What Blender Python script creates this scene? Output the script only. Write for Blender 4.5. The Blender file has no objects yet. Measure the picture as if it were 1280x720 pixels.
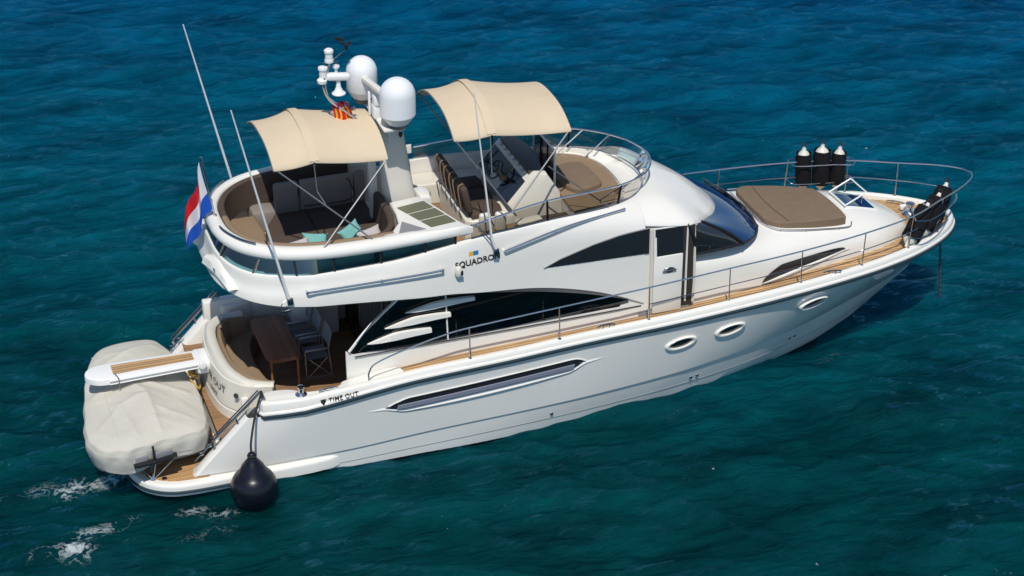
import bpy, bmesh, math, random
import numpy as np
from mathutils import Vector, Matrix, Quaternion

random.seed(7)
rng = np.random.RandomState(11)
R = math.radians
scene = bpy.context.scene
COL = scene.collection

# ------------------------------------------------------------------ camera
cam_d = bpy.data.cameras.new("camera")
cam = bpy.data.objects.new("camera", cam_d)
COL.objects.link(cam)
cam_d.sensor_width = 36.0
cam_d.lens = 36.0 * 2482.8 / 1280.0
cam_d.clip_start = 0.5
cam_d.clip_end = 20000
TH, PS = 0.503, 0.3353
fw = Vector((math.sin(PS) * math.cos(TH), math.cos(PS) * math.cos(TH), -math.sin(TH)))
cam.location = (-4.097, -34.308, 22.123)
cam.rotation_euler = fw.to_track_quat('-Z', 'Y').to_euler()
scene.camera = cam

# ------------------------------------------------------------------ light
SUN = Vector((-0.20, -0.56, 1.0)).normalized()
world = bpy.data.worlds.new("World")
scene.world = world
world.use_nodes = True
wn = world.node_tree.nodes
bg = wn["Background"]
sky = wn.new("ShaderNodeTexSky")
sky.sky_type = 'NISHITA'
sky.sun_disc = False
sky.ozone_density = 3.0
sky.dust_density = 0.1
sky.sun_elevation = math.asin(SUN.z)
sky.sun_rotation = math.atan2(SUN.x, SUN.y)
world.node_tree.links.new(sky.outputs[0], bg.inputs[0])
bg.inputs[1].default_value = 0.092
sun_d = bpy.data.lights.new("sun", 'SUN')
sun_d.energy = 3.6
sun_d.angle = R(0.5)
sun_d.color = (1.0, 0.955, 0.88)
sun = bpy.data.objects.new("sun", sun_d)
COL.objects.link(sun)
sun.location = (0, 0, 40)
sun.rotation_euler = SUN.to_track_quat('Z', 'Y').to_euler()
scene.view_settings.view_transform = 'Standard'
scene.view_settings.look = 'None'
scene.view_settings.exposure = 0.0
scene.view_settings.gamma = 1.0

# ------------------------------------------------------------------ materials
def new_mat(name):
    m = bpy.data.materials.new(name)
    m.use_nodes = True
    nt = m.node_tree
    return m, nt, nt.nodes["Principled BSDF"]

def nn(nt, t, **kw):
    n = nt.nodes.new(t)
    for k, v in kw.items():
        n.inputs[k].default_value = v
    return n

def mat(name, col, rough=0.5, metal=0.0, var=0.0, vscale=3.0, bump=0.0, bscale=40.0, spec=0.5, coat=0.0, bdist=0.01):
    m, nt, b = new_mat(name)
    b.inputs['Base Color'].default_value = (*col, 1)
    b.inputs['Roughness'].default_value = rough
    b.inputs['Metallic'].default_value = metal
    b.inputs['Specular IOR Level'].default_value = spec
    b.inputs['Coat Weight'].default_value = coat
    b.inputs['Coat Roughness'].default_value = 0.08
    tc = nt.nodes.new("ShaderNodeTexCoord")
    if var > 0:
        n = nn(nt, "ShaderNodeTexNoise", Scale=vscale, Detail=5.0, Roughness=0.6)
        nt.links.new(tc.outputs['Object'], n.inputs['Vector'])
        mx = nt.nodes.new("ShaderNodeMix"); mx.data_type = 'RGBA'
        mx.inputs[6].default_value = tuple(c * (1 - var) for c in col) + (1,)
        mx.inputs[7].default_value = tuple(min(1, c * (1 + var)) for c in col) + (1,)
        nt.links.new(n.outputs['Fac'], mx.inputs[0])
        nt.links.new(mx.outputs[2], b.inputs['Base Color'])
    if bump > 0:
        n2 = nn(nt, "ShaderNodeTexNoise", Scale=bscale, Detail=4.0)
        nt.links.new(tc.outputs['Object'], n2.inputs['Vector'])
        bp = nn(nt, "ShaderNodeBump", Strength=bump, Distance=bdist)
        nt.links.new(n2.outputs['Fac'], bp.inputs['Height'])
        nt.links.new(bp.outputs[0], b.inputs['Normal'])
    return m

def teak_mat(name, col, axis=1, pitch=0.055, line=0.10, dark=0.35):
    """planks with thin dark caulking, running along the axis that is not `axis`"""
    m, nt, b = new_mat(name)
    tc = nt.nodes.new("ShaderNodeTexCoord")
    sp = nt.nodes.new("ShaderNodeSeparateXYZ")
    nt.links.new(tc.outputs['Object'], sp.inputs[0])
    mul = nt.nodes.new("ShaderNodeMath"); mul.operation = 'DIVIDE'; mul.inputs[1].default_value = pitch
    nt.links.new(sp.outputs[axis], mul.inputs[0])
    fr = nt.nodes.new("ShaderNodeMath"); fr.operation = 'FRACT'
    nt.links.new(mul.outputs[0], fr.inputs[0])
    lt = nt.nodes.new("ShaderNodeMath"); lt.operation = 'LESS_THAN'; lt.inputs[1].default_value = line
    nt.links.new(fr.outputs[0], lt.inputs[0])
    fl = nt.nodes.new("ShaderNodeMath"); fl.operation = 'FLOOR'
    nt.links.new(mul.outputs[0], fl.inputs[0])
    wn_ = nt.nodes.new("ShaderNodeTexWhiteNoise"); wn_.noise_dimensions = '1D'
    nt.links.new(fl.outputs[0], wn_.inputs['W'])
    mp = nt.nodes.new("ShaderNodeMapping")
    mp.inputs['Scale'].default_value = (3, 40, 10) if axis == 1 else (40, 3, 10)
    nt.links.new(tc.outputs['Object'], mp.inputs[0])
    no = nn(nt, "ShaderNodeTexNoise", Scale=1.0, Detail=4.0)
    nt.links.new(mp.outputs[0], no.inputs['Vector'])
    n3 = nn(nt, "ShaderNodeTexNoise", Scale=0.9, Detail=3.0)
    nt.links.new(tc.outputs['Object'], n3.inputs['Vector'])
    s1 = nt.nodes.new("ShaderNodeMath"); s1.operation = 'MULTIPLY_ADD'; s1.inputs[1].default_value = 0.35; s1.inputs[2].default_value = 0.35
    nt.links.new(wn_.outputs[0], s1.inputs[0])
    s2 = nt.nodes.new("ShaderNodeMath"); s2.operation = 'MULTIPLY_ADD'; s2.inputs[1].default_value = 0.5
    nt.links.new(no.outputs['Fac'], s2.inputs[0]); nt.links.new(s1.outputs[0], s2.inputs[2])
    s3 = nt.nodes.new("ShaderNodeMath"); s3.operation = 'MULTIPLY_ADD'; s3.inputs[1].default_value = 0.5
    nt.links.new(n3.outputs['Fac'], s3.inputs[0]); nt.links.new(s2.outputs[0], s3.inputs[2])
    hs = nt.nodes.new("ShaderNodeVectorMath"); hs.operation = 'SCALE'
    hs.inputs[0].default_value = col
    nt.links.new(s3.outputs[0], hs.inputs['Scale'])
    mx = nt.nodes.new("ShaderNodeMix"); mx.data_type = 'RGBA'
    mx.inputs[7].default_value = (col[0] * dark * .5, col[1] * dark * .5, col[2] * dark * .5, 1)
    nt.links.new(lt.outputs[0], mx.inputs[0])
    nt.links.new(hs.outputs[0], mx.inputs[6])
    nt.links.new(mx.outputs[2], b.inputs['Base Color'])
    b.inputs['Roughness'].default_value = 0.6
    b.inputs['Specular IOR Level'].default_value = 0.3
    return m

def glass_mat(name, tint, rough=0.03, mixf=0.12, refl=(1, 1, 1), ior=1.5):
    """thin tinted pane: tinted see-through plus a Fresnel mirror"""
    m, nt, b = new_mat(name)
    nt.nodes.remove(b)
    out = nt.nodes["Material Output"]
    tr = nt.nodes.new("ShaderNodeBsdfTransparent"); tr.inputs[0].default_value = (*tint, 1)
    gl = nt.nodes.new("ShaderNodeBsdfGlossy"); gl.inputs[0].default_value = (*refl, 1); gl.inputs['Roughness'].default_value = rough
    fr = nt.nodes.new("ShaderNodeFresnel"); fr.inputs[0].default_value = ior
    ad = nt.nodes.new("ShaderNodeMath"); ad.operation = 'ADD'; ad.inputs[1].default_value = mixf; ad.use_clamp = True
    nt.links.new(fr.outputs[0], ad.inputs[0])
    mx = nt.nodes.new("ShaderNodeMixShader")
    nt.links.new(ad.outputs[0], mx.inputs[0]); nt.links.new(tr.outputs[0], mx.inputs[1]); nt.links.new(gl.outputs[0], mx.inputs[2])
    nt.links.new(mx.outputs[0], out.inputs[0])
    return m

M = {}
M['gel'] = mat('white_gelcoat', (0.81, 0.785, 0.725), 0.22, var=0.025, vscale=1.3, coat=0.3)
M['hullgel'] = mat('hull_gelcoat', (0.81, 0.79, 0.74), 0.16, var=0.04, vscale=0.8, coat=0.5)
M['cream'] = mat('cream_gelcoat', (0.70, 0.66, 0.57), 0.35, var=0.04, vscale=2)
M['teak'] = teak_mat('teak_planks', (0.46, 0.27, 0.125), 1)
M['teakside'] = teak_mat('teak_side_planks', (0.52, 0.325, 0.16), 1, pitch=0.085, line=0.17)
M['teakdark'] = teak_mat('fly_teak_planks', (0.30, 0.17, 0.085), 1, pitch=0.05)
M['tabletop'] = teak_mat('table_slats', (0.30, 0.125, 0.06), 0, pitch=0.06, line=0.07, dark=0.5)
M['wood'] = mat('varnished_wood', (0.36, 0.16, 0.07), 0.4, var=0.2, vscale=8)
M['taupe'] = mat('taupe_canvas', (0.20, 0.145, 0.10), 0.9, var=0.12, vscale=4, bump=0.25, bscale=9, spec=0.1, bdist=0.03)
M['tan'] = mat('tan_upholstery', (0.27, 0.19, 0.12), 0.85, var=0.10, vscale=5, bump=0.2, bscale=8, spec=0.15, bdist=0.03)
M['brown'] = mat('dark_brown_upholstery', (0.085, 0.06, 0.047), 0.8, var=0.15, vscale=5, bump=0.2, bscale=8, spec=0.2, bdist=0.03)
M['greytaupe'] = mat('grey_taupe_upholstery', (0.25, 0.215, 0.19), 0.85, var=0.08, vscale=5, bump=0.15, bscale=10, spec=0.15, bdist=0.02)
M['canvas'] = mat('beige_bimini_canvas', (0.65, 0.53, 0.375), 0.9, var=0.05, vscale=1.6, bump=0.25, bscale=3.0, spec=0.1, bdist=0.05)
M['cover'] = mat('offwhite_boat_cover', (0.56, 0.535, 0.465), 0.85, var=0.09, vscale=2.5, bump=0.12, bscale=14, spec=0.15, bdist=0.03)
def creases(m, scale=2.0, dist=0.05, strength=0.6):
    nt = m.node_tree; b = nt.nodes["Principled BSDF"]
    old = b.inputs['Normal'].links[0].from_socket if b.inputs['Normal'].links else None
    tc = nt.nodes.new("ShaderNodeTexCoord")
    wp = nn(nt, "ShaderNodeTexNoise", Scale=scale * .8, Detail=2.0); nt.links.new(tc.outputs['Object'], wp.inputs['Vector'])
    ad = nt.nodes.new("ShaderNodeMix"); ad.data_type = 'RGBA'; ad.blend_type = 'ADD'; ad.inputs[0].default_value = 0.5
    nt.links.new(tc.outputs['Object'], ad.inputs[6]); nt.links.new(wp.outputs['Color'], ad.inputs[7])
    vo = nt.nodes.new("ShaderNodeTexVoronoi"); vo.feature = 'DISTANCE_TO_EDGE'; vo.inputs['Scale'].default_value = scale
    nt.links.new(ad.outputs[2], vo.inputs['Vector'])
    mr = nt.nodes.new("ShaderNodeMapRange"); mr.inputs[2].default_value = 0.22; mr.inputs[3].default_value = 1; mr.inputs[4].default_value = 0
    mr.interpolation_type = 'SMOOTHERSTEP'
    nt.links.new(vo.outputs['Distance'], mr.inputs[0])
    bp = nn(nt, "ShaderNodeBump", Strength=strength, Distance=dist); nt.links.new(mr.outputs[0], bp.inputs['Height'])
    if old: nt.links.new(old, bp.inputs['Normal'])
    nt.links.new(bp.outputs[0], b.inputs['Normal'])
creases(M['cover'], 1.2, .05, .2); creases(M['canvas'], 1.0, .025, .16); creases(M['taupe'], 1.3, .02, .3)
M['steel'] = mat('polished_steel', (0.66, 0.67, 0.69), 0.2, 1.0)
M['tube'] = mat('bimini_tube', (0.20, 0.205, 0.215), 0.5, 0.5)
M['dsteel'] = mat('dark_steel', (0.30, 0.31, 0.33), 0.3, 1.0)
M['black'] = mat('black_rubber', (0.012, 0.012, 0.014), 0.4)
M['blackcloth'] = mat('black_fender_cloth', (0.012, 0.012, 0.014), 0.95, bump=0.4, bscale=30, spec=0.1)
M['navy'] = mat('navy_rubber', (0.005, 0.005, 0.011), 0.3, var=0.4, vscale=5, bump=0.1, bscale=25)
M['rub'] = mat('dark_rub_rail', (0.028, 0.05, 0.062), 0.3)
M['white'] = mat('white_paint', (0.82, 0.82, 0.80), 0.35, var=0.02)
M['dome'] = mat('white_radome', (0.80, 0.81, 0.82), 0.45)
M['mast'] = mat('pale_mast', (0.72, 0.69, 0.62), 0.35, var=0.03)
M['rubberwhite'] = mat('white_vinyl', (0.72, 0.69, 0.60), 0.45, var=0.06, vscale=6)
M['dglass'] = mat('black_window_glass', (0.017, 0.019, 0.023), 0.04, spec=0.8, coat=0.6)
M['privacy'] = glass_mat('dark_privacy_glass', (0.30, 0.31, 0.33), mixf=0.03)
M['bglass'] = mat('blue_windscreen_glass', (0.006, 0.036, 0.125), 0.03, spec=0.5, coat=0.0)
M['bglass'].node_tree.nodes["Principled BSDF"].inputs['Specular Tint'].default_value = (0.35, 0.6, 1, 1)
M['frame'] = mat('black_frame', (0.012, 0.013, 0.015), 0.4)
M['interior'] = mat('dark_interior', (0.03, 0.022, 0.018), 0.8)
M['tealpane'] = glass_mat('teal_pane', (0.42, 0.66, 0.72), mixf=0.10)
M['smoke'] = glass_mat('smoked_pane', (0.62, 0.60, 0.56), mixf=0.03)
M['clear'] = glass_mat('clear_pane', (0.76, 0.85, 0.86), mixf=0.0, ior=1.22)
M['smokedark'] = glass_mat('dark_smoked_pane', (0.13, 0.13, 0.14), mixf=0.06)
M['solar'] = mat('olive_solar_film', (0.15, 0.15, 0.085), 0.3, var=0.08, vscale=20)
M['grey'] = mat('grey_plastic', (0.25, 0.25, 0.26), 0.5)
M['dgrey'] = mat('dark_grey_plastic', (0.06, 0.06, 0.065), 0.45)
M['chairmesh'] = mat('grey_mesh_fabric', (0.22, 0.22, 0.23), 0.8, bump=0.2, bscale=80)
M['chairframe'] = mat('grey_chair_frame', (0.42, 0.42, 0.42), 0.35, 0.6)
M['turq'] = mat('turquoise_cloth', (0.17, 0.43, 0.40), 0.9, var=0.08, vscale=9, bump=0.3, bscale=12, bdist=0.02)
M['lilac'] = mat('grey_lilac_cloth', (0.50, 0.46, 0.46), 0.9, var=0.06, vscale=9, bump=0.3, bscale=12, bdist=0.02)
M['ink'] = mat('black_lettering', (0.015, 0.015, 0.016), 0.5)
M['antenna'] = mat('white_whip', (0.75, 0.76, 0.76), 0.4)
M['slat'] = mat('slate_grey_gelcoat', (0.20, 0.21, 0.275), 0.3, spec=0.5)
M['screen'] = mat('dark_screen', (0.01, 0.013, 0.02), 0.08)
M['rope'] = mat('black_rope', (0.02, 0.02, 0.02), 0.9)
M['yellow'] = mat('ochre_strap', (0.45, 0.27, 0.06), 0.7)
M['galv'] = mat('galvanised_chain', (0.10, 0.10, 0.11), 0.5, 0.7)
M['flagwhite'] = mat('flag_white', (0.75, 0.75, 0.78), 0.9, spec=0.1)
M['flagred'] = mat('flag_red', (0.65, 0.02, 0.03), 0.9, spec=0.1)
M['flagblue'] = mat('flag_blue', (0.02, 0.10, 0.50), 0.9, spec=0.1)
M['flagmaroon'] = mat('flag_maroon', (0.25, 0.02, 0.06), 0.9, spec=0.1)
M['flagyellow'] = mat('flag_yellow', (0.80, 0.45, 0.05), 0.9, spec=0.1)
M['orange'] = mat('sticker_yellow', (0.75, 0.42, 0.03), 0.5)
M['stickerblue'] = mat('sticker_blue', (0.02, 0.18, 0.45), 0.5)

# ------------------------------------------------------------------ mesh helpers
def pchip(xs, ys):
    xs = np.array(xs, float); ys = np.array(ys, float)
    h = np.diff(xs); d = np.diff(ys) / h
    m = np.zeros(len(xs))
    for i in range(1, len(xs) - 1):
        if d[i - 1] * d[i] > 0:
            w1 = 2 * h[i] + h[i - 1]; w2 = h[i] + 2 * h[i - 1]
            m[i] = (w1 + w2) / (w1 / d[i - 1] + w2 / d[i])
    m[0] = d[0]; m[-1] = d[-1]
    def f(x):
        x = np.clip(np.asarray(x, float), xs[0], xs[-1])
        i = np.clip(np.searchsorted(xs, x) - 1, 0, len(h) - 1)
        t = (x - xs[i]) / h[i]
        return ((2*t**3 - 3*t**2 + 1) * ys[i] + (t**3 - 2*t**2 + t) * h[i] * m[i]
                + (-2*t**3 + 3*t**2) * ys[i + 1] + (t**3 - t**2) * h[i] * m[i + 1])
    return f

def tab(pairs):
    return pchip(*zip(*pairs))

def catmull(pts, n=8, closed=False):
    P = [Vector(p) for p in pts]
    out = []
    N = len(P)
    rngs = N if closed else N - 1
    for i in range(rngs):
        p1, p2 = P[i], P[(i + 1) % N]
        p0 = P[i - 1] if (i > 0 or closed) else p1 * 2 - p2
        p3 = P[(i + 2) % N] if (i + 2 < N or closed) else p2 * 2 - p1
        for k in range(n):
            t = k / n
            out.append(0.5 * ((2 * p1) + (p2 - p0) * t + (2*p0 - 5*p1 + 4*p2 - p3) * t*t + (3*p1 - p0 - 3*p2 + p3) * t**3))
    if not closed:
        out.append(P[-1].copy())
    return out

class MB:
    def __init__(s):
        s.v = []; s.f = []
    def add(s, verts, faces):
        o = len(s.v)
        s.v += [tuple(v) for v in verts]
        s.f += [tuple(i + o for i in f) for f in faces]
        return s
    def grid(s, rows, closed_u=False, closed_v=False, flip=False):
        n = len(rows); m = len(rows[0])
        V = [p for r in rows for p in r]
        F = []
        for i in range(n if closed_v else n - 1):
            for j in range(m if closed_u else m - 1):
                a = i*m + j; b = i*m + (j+1) % m; c = ((i+1) % n)*m + (j+1) % m; d = ((i+1) % n)*m + j
                F.append((a, b, c, d) if not flip else (d, c, b, a))
        return s.add(V, F)
    def box(s, c, size, r=0.0, rot=None, seg=2):
        bm = bmesh.new()
        bmesh.ops.create_cube(bm, size=1)
        bmesh.ops.scale(bm, vec=size, verts=bm.verts)
        if r > 0:
            bmesh.ops.bevel(bm, geom=bm.edges[:], offset=min(r, min(size) * .49), segments=seg, affect='EDGES', profile=0.5)
        Mx = Matrix.Translation(c) @ (rot.to_matrix().to_4x4() if rot is not None else Matrix())
        bm.verts.index_update()
        V = [Mx @ v.co for v in bm.verts]
        F = [[v.index for v in f.verts] for f in bm.faces]
        bm.free()
        return s.add(V, F)
    def tube(s, pts, r, seg=8, smooth=0, caps=True, closed=False):
        if smooth: pts = catmull(pts, smooth, closed)
        P = [Vector(p) for p in pts]
        n = len(P)
        rad = r if hasattr(r, '__len__') else [r] * n
        if len(rad) != n:
            rad = list(np.interp(np.linspace(0, 1, n), np.linspace(0, 1, len(rad)), rad))
        T = []
        for i in range(n):
            a = P[i - 1] if (i > 0 or closed) else P[i]
            b = P[(i + 1) % n] if (i < n - 1 or closed) else P[i]
            t = (b - a)
            T.append(t.normalized() if t.length > 1e-9 else Vector((0, 0, 1)))
        up = Vector((0, 0, 1)) if abs(T[0].z) < .9 else Vector((1, 0, 0))
        rows = []
        u = (up - T[0] * up.dot(T[0])).normalized()
        for i in range(n):
            u = (u - T[i] * u.dot(T[i])).normalized()
            w = T[i].cross(u)
            rows.append([P[i] + (u * math.cos(2*math.pi*k/seg) + w * math.sin(2*math.pi*k/seg)) * rad[i] for k in range(seg)])
        o = len(s.v)
        s.grid(rows, closed_u=True, closed_v=closed)
        if caps and not closed:
            s.f.append(tuple(o + k for k in range(seg))[::-1])
            s.f.append(tuple(o + (n-1)*seg + k for k in range(seg)))
        return s
    def lathe(s, prof, c=(0, 0, 0), seg=24, axis=None):
        q = Vector((0, 0, 1)).rotation_difference(Vector(axis)) if axis is not None else Quaternion()
        c = Vector(c)
        rows = []
        for (r, z) in prof:
            rows.append([c + q @ Vector((r*math.cos(2*math.pi*k/seg), r*math.sin(2*math.pi*k/seg), z)) for k in range(seg)])
        return s.grid(rows, closed_u=True)
    def slab(s, outline, z0, z1, r=0.02, seg=3, bottom=True):
        """rounded-top slab from a plan outline (list of (x,y)); z0/z1 numbers or functions of (x,y)"""
        P = [Vector((p[0], p[1])) for p in outline]
        area = sum(P[i-1].x*P[i].y - P[i].x*P[i-1].y for i in range(len(P)))
        if area < 0: P.reverse()
        n = len(P)
        nor = []
        for i in range(n):
            e1 = (P[i] - P[i-1]).normalized(); e2 = (P[(i+1) % n] - P[i]).normalized()
            n1 = Vector((-e1.y, e1.x)); n2 = Vector((-e2.y, e2.x))
            b = (n1 + n2)
            b = b / max(0.35, b.dot(n1)) if b.length > 1e-6 else n1
            nor.append(b)
        fz0 = z0 if callable(z0) else (lambda x, y: z0)
        fz1 = z1 if callable(z1) else (lambda x, y: z1)
        rows = [[(p.x, p.y, fz0(p.x, p.y)) for p in P]]
        for k in range(seg + 1):
            a = k / seg * math.pi / 2
            ins = r * (1 - math.cos(a)); dz = r * (math.sin(a) - 1)
            rows.append([((p + nor[i]*ins).x, (p + nor[i]*ins).y, fz1(p.x, p.y) + dz) for i, p in enumerate(P)])
        o = len(s.v)
        s.grid(rows, closed_u=True)
        s.f.append(tuple(o + (len(rows)-1)*n + k for k in range(n)))
        if bottom: s.f.append(tuple(o + k for k in range(n))[::-1])
        return s
    def mirror(s):
        o = len(s.v); V = list(s.v); F = list(s.f)
        s.v += [(x, -y, z) for (x, y, z) in V]
        s.f += [tuple(i + o for i in f)[::-1] for f in F]
        return s
    def mirrored(s):
        m = MB(); m.v = [(x, -y, z) for (x, y, z) in s.v]; m.f = [f[::-1] for f in s.f]
        return m

def obj(name, mb, m, parent=None, angle=38, weld=True):
    used = sorted(set(i for f in mb.f for i in f))
    if len(used) < len(mb.v):
        rm = {u: k for k, u in enumerate(used)}; q = MB(); q.v = [mb.v[u] for u in used]; q.f = [tuple(rm[i] for i in f) for f in mb.f]; mb = q
    me = bpy.data.meshes.new(name)
    me.from_pydata(mb.v, [], mb.f)
    bm = bmesh.new(); bm.from_mesh(me)
    if weld: bmesh.ops.remove_doubles(bm, verts=bm.verts, dist=1e-5)
    bmesh.ops.recalc_face_normals(bm, faces=bm.faces)
    bm.to_mesh(me); bm.free()
    me.materials.append(m)
    for p in me.polygons: p.use_smooth = True
    me.set_sharp_from_angle(angle=R(angle))
    o = bpy.data.objects.new(name, me)
    COL.objects.link(o)
    if parent is not None: o.parent = parent
    return o

def empty(name, loc=(0, 0, 0)):
    o = bpy.data.objects.new(name, None); COL.objects.link(o)
    o.location = loc; o.empty_display_size = .2
    return o

def tag(o, label=None, cat=None, group=None, kind=None):
    if label: o['label'] = label
    if cat: o['category'] = cat
    if group: o['group'] = group
    if kind: o['kind'] = kind
    return o

def text_mesh(txt, size, space=1.0, shear=0.0, bold=0.0):
    cu = bpy.data.curves.new("lettering", 'FONT')
    cu.body = txt; cu.size = size; cu.space_character = space; cu.shear = shear; cu.offset = bold
    cu.extrude = 0.002; cu.resolution_u = 3
    to = bpy.data.objects.new("lettering", cu); COL.objects.link(to)
    dg = bpy.context.evaluated_depsgraph_get()
    me = bpy.data.meshes.new_from_object(to.evaluated_get(dg))
    V = [tuple(v.co) for v in me.vertices]; F = [tuple(p.vertices) for p in me.polygons]
    bpy.data.objects.remove(to); bpy.data.curves.remove(cu); bpy.data.meshes.remove(me)
    return V, F

def path_offset(path, d):
    """path: list of (x,y) walked with the outside on the right-hand side; returns inward offset"""
    n = len(path); out = []
    for i in range(n):
        a = Vector(path[max(0, i-1)]); b = Vector(path[min(n-1, i+1)])
        t = (b - a).normalized()
        nrm = Vector((-t.y, t.x))
        dd = d[i] if hasattr(d, '__len__') else d
        out.append((path[i][0] + nrm.x*dd, path[i][1] + nrm.y*dd))
    return out

# ================================================================== SEA
def build_sea():
    def axis(lo, hi, step, far):
        core = np.arange(lo, hi + 1e-6, step)
        ext = []
        d = step; x = 0
        while x < far:
            d *= 1.22; x += d; ext.append(x)
        ext = np.array(ext)
        return np.concatenate([lo - ext[::-1], core, hi + ext])
    xs = axis(-17, 40, 0.105, 6000); ys = axis(-13, 44, 0.105, 6000)
    X, Y = np.meshgrid(xs, ys)
    fade = np.clip(1 - (np.maximum(np.abs(X - 12) - 40, 0) + np.maximum(np.abs(Y - 16) - 40, 0)) / 60, 0, 1)
    Z = np.zeros_like(X); DX = np.zeros_like(X); DY = np.zeros_like(X)
    r2 = np.random.RandomState(5)
    for i in range(110):
        lam = 0.42 * (6.0 / 0.42) ** (r2.rand() ** 1.5)
        th = math.radians(70) + r2.normal() * (0.62 if lam < 1.6 else 0.35)
        k = 2 * math.pi / lam
        amp = (0.0062 * lam if lam < 1.3 else 0.0062 * 1.3 * (lam / 1.3) ** .55) * (0.5 + 0.9 * r2.rand())
        ph = r2.rand() * 6.28
        arg = k * (X * math.cos(th) + Y * math.sin(th)) + ph
        Z += amp * np.cos(arg)
        DX += -1.15 * amp * math.cos(th) * np.sin(arg); DY += -1.15 * amp * math.sin(th) * np.sin(arg)
    # patches of rougher and calmer water
    env = 0.8 + 0.35 * np.sin(X * 0.23 + 1.3 * np.sin(Y * 0.17)) * np.sin(Y * 0.29 + 0.7 + np.sin(X * 0.13))
    Z *= fade * env; DX *= fade * env; DY *= fade * env
    n, m = X.shape
    co = np.stack([X + DX, Y + DY, Z], -1).reshape(-1, 3)
    idx = np.arange(n * m).reshape(n, m)
    F = np.stack([idx[:-1, :-1], idx[:-1, 1:], idx[1:, 1:], idx[1:, :-1]], -1).reshape(-1, 4)
    me = bpy.data.meshes.new("sea")
    me.vertices.add(len(co)); me.vertices.foreach_set("co", co.ravel())
    me.loops.add(F.size); me.loops.foreach_set("vertex_index", F.ravel().astype(np.int32))
    me.polygons.add(len(F)); me.polygons.foreach_set("loop_start", np.arange(0, F.size, 4, dtype=np.int32))
    me.polygons.foreach_set("loop_total", np.full(len(F), 4, dtype=np.int32))
    me.polygons.foreach_set("use_smooth", np.ones(len(F), dtype=bool))
    me.update(); me.validate()
    # foam left by the idling boat, as a density over the surface
    foam = np.zeros_like(X)
    for (fx, fy, sx, sy, rot, a) in [(-1.62, -1.15, .42, .30, .3, 1.0), (-1.05, -1.15, .55, .20, .15, .95), (-2.2, -1.0, .5, .3, .2, .5), (-1.9, -3.35, .36, .42, .8, .92), (-1.35, -2.75, .8, .25, .25, .62), (-2.5, -3.2, .5, .3, .4, .45),
                                     (.45, -2.70, .40, .18, 0, .66), (1.0, -2.95, .5, .2, 0, .5), (.6, -3.5, 1.0, .3, .1, .3), (-3.6, -1.2, 1.1, .25, .3, .36), (14.6, -1.5, .8, .2, .3, .3)]:
        c, s_ = math.cos(rot), math.sin(rot)
        u = (X - fx) * c + (Y - fy) * s_; v = -(X - fx) * s_ + (Y - fy) * c
        foam = np.maximum(foam, a * np.exp(-(u / sx) ** 2 - (v / sy) ** 2))
    at = me.attributes.new("foam", 'FLOAT', 'POINT')
    at.data.foreach_set("value", foam.ravel().astype(np.float32))
    m_, nt, b = new_mat("sea_water")
    L = nt.links.new
    tc = nt.nodes.new("ShaderNodeTexCoord")
    # deep navy offshore, green teal over the pale bottom close by, in broad soft patches
    sp = nt.nodes.new("ShaderNodeSeparateXYZ"); L(tc.outputs['Object'], sp.inputs[0])
    dot = nt.nodes.new("ShaderNodeVectorMath"); dot.operation = 'DOT_PRODUCT'; dot.inputs[1].default_value = (0.40, 0.92, 0)
    L(tc.outputs['Object'], dot.inputs[0])
    big = nn(nt, "ShaderNodeTexNoise", Scale=0.12, Detail=3.0); L(tc.outputs['Object'], big.inputs['Vector'])
    ad = nt.nodes.new("ShaderNodeMath"); ad.operation = 'MULTIPLY_ADD'; ad.inputs[1].default_value = 9.0
    L(big.outputs['Fac'], ad.inputs[0]); L(dot.outputs['Value'], ad.inputs[2])
    mr = nt.nodes.new("ShaderNodeMapRange"); mr.inputs[1].default_value = -10; mr.inputs[2].default_value = 44
    L(ad.outputs[0], mr.inputs[0])
    cr = nt.nodes.new("ShaderNodeValToRGB")
    e = cr.color_ramp.elements
    e[0].position = 0.0; e[0].color = (0.0004, 0.042, 0.037, 1)
    e[1].position = 1.0; e[1].color = (0.0008, 0.010, 0.082, 1)
    for pos, c in ((0.30, (0.0004, 0.044, 0.046, 1)), (0.48, (0.0005, 0.080, 0.112, 1)), (0.74, (0.0004, 0.076, 0.158, 1)), (0.88, (0.0006, 0.027, 0.122, 1))):
        el = e.new(pos); el.color = c
    L(mr.outputs[0], cr.inputs[0])
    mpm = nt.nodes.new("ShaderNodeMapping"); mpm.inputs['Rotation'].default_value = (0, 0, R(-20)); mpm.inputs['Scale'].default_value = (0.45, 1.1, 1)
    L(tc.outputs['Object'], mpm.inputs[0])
    mid = nn(nt, "ShaderNodeTexNoise", Scale=0.75, Detail=5.0, Roughness=0.6); L(mpm.outputs[0], mid.inputs['Vector'])  # streaks along the crests: shade of wave troughs put into the water colour
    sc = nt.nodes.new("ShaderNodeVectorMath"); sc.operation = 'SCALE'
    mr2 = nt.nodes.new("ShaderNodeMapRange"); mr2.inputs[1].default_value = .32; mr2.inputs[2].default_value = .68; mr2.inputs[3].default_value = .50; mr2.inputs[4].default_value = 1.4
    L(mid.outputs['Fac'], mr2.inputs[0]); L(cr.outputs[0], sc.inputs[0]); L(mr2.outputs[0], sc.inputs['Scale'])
    # foam
    fa = nt.nodes.new("ShaderNodeAttribute"); fa.attribute_name = "foam"
    dn = nn(nt, "ShaderNodeTexNoise", Scale=2.2, Detail=3.0); L(tc.outputs['Object'], dn.inputs['Vector'])
    dv = nt.nodes.new("ShaderNodeMix"); dv.data_type = 'RGBA'; dv.blend_type = 'ADD'; dv.inputs[0].default_value = 0.55
    L(tc.outputs['Object'], dv.inputs[6]); L(dn.outputs['Color'], dv.inputs[7])
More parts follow.
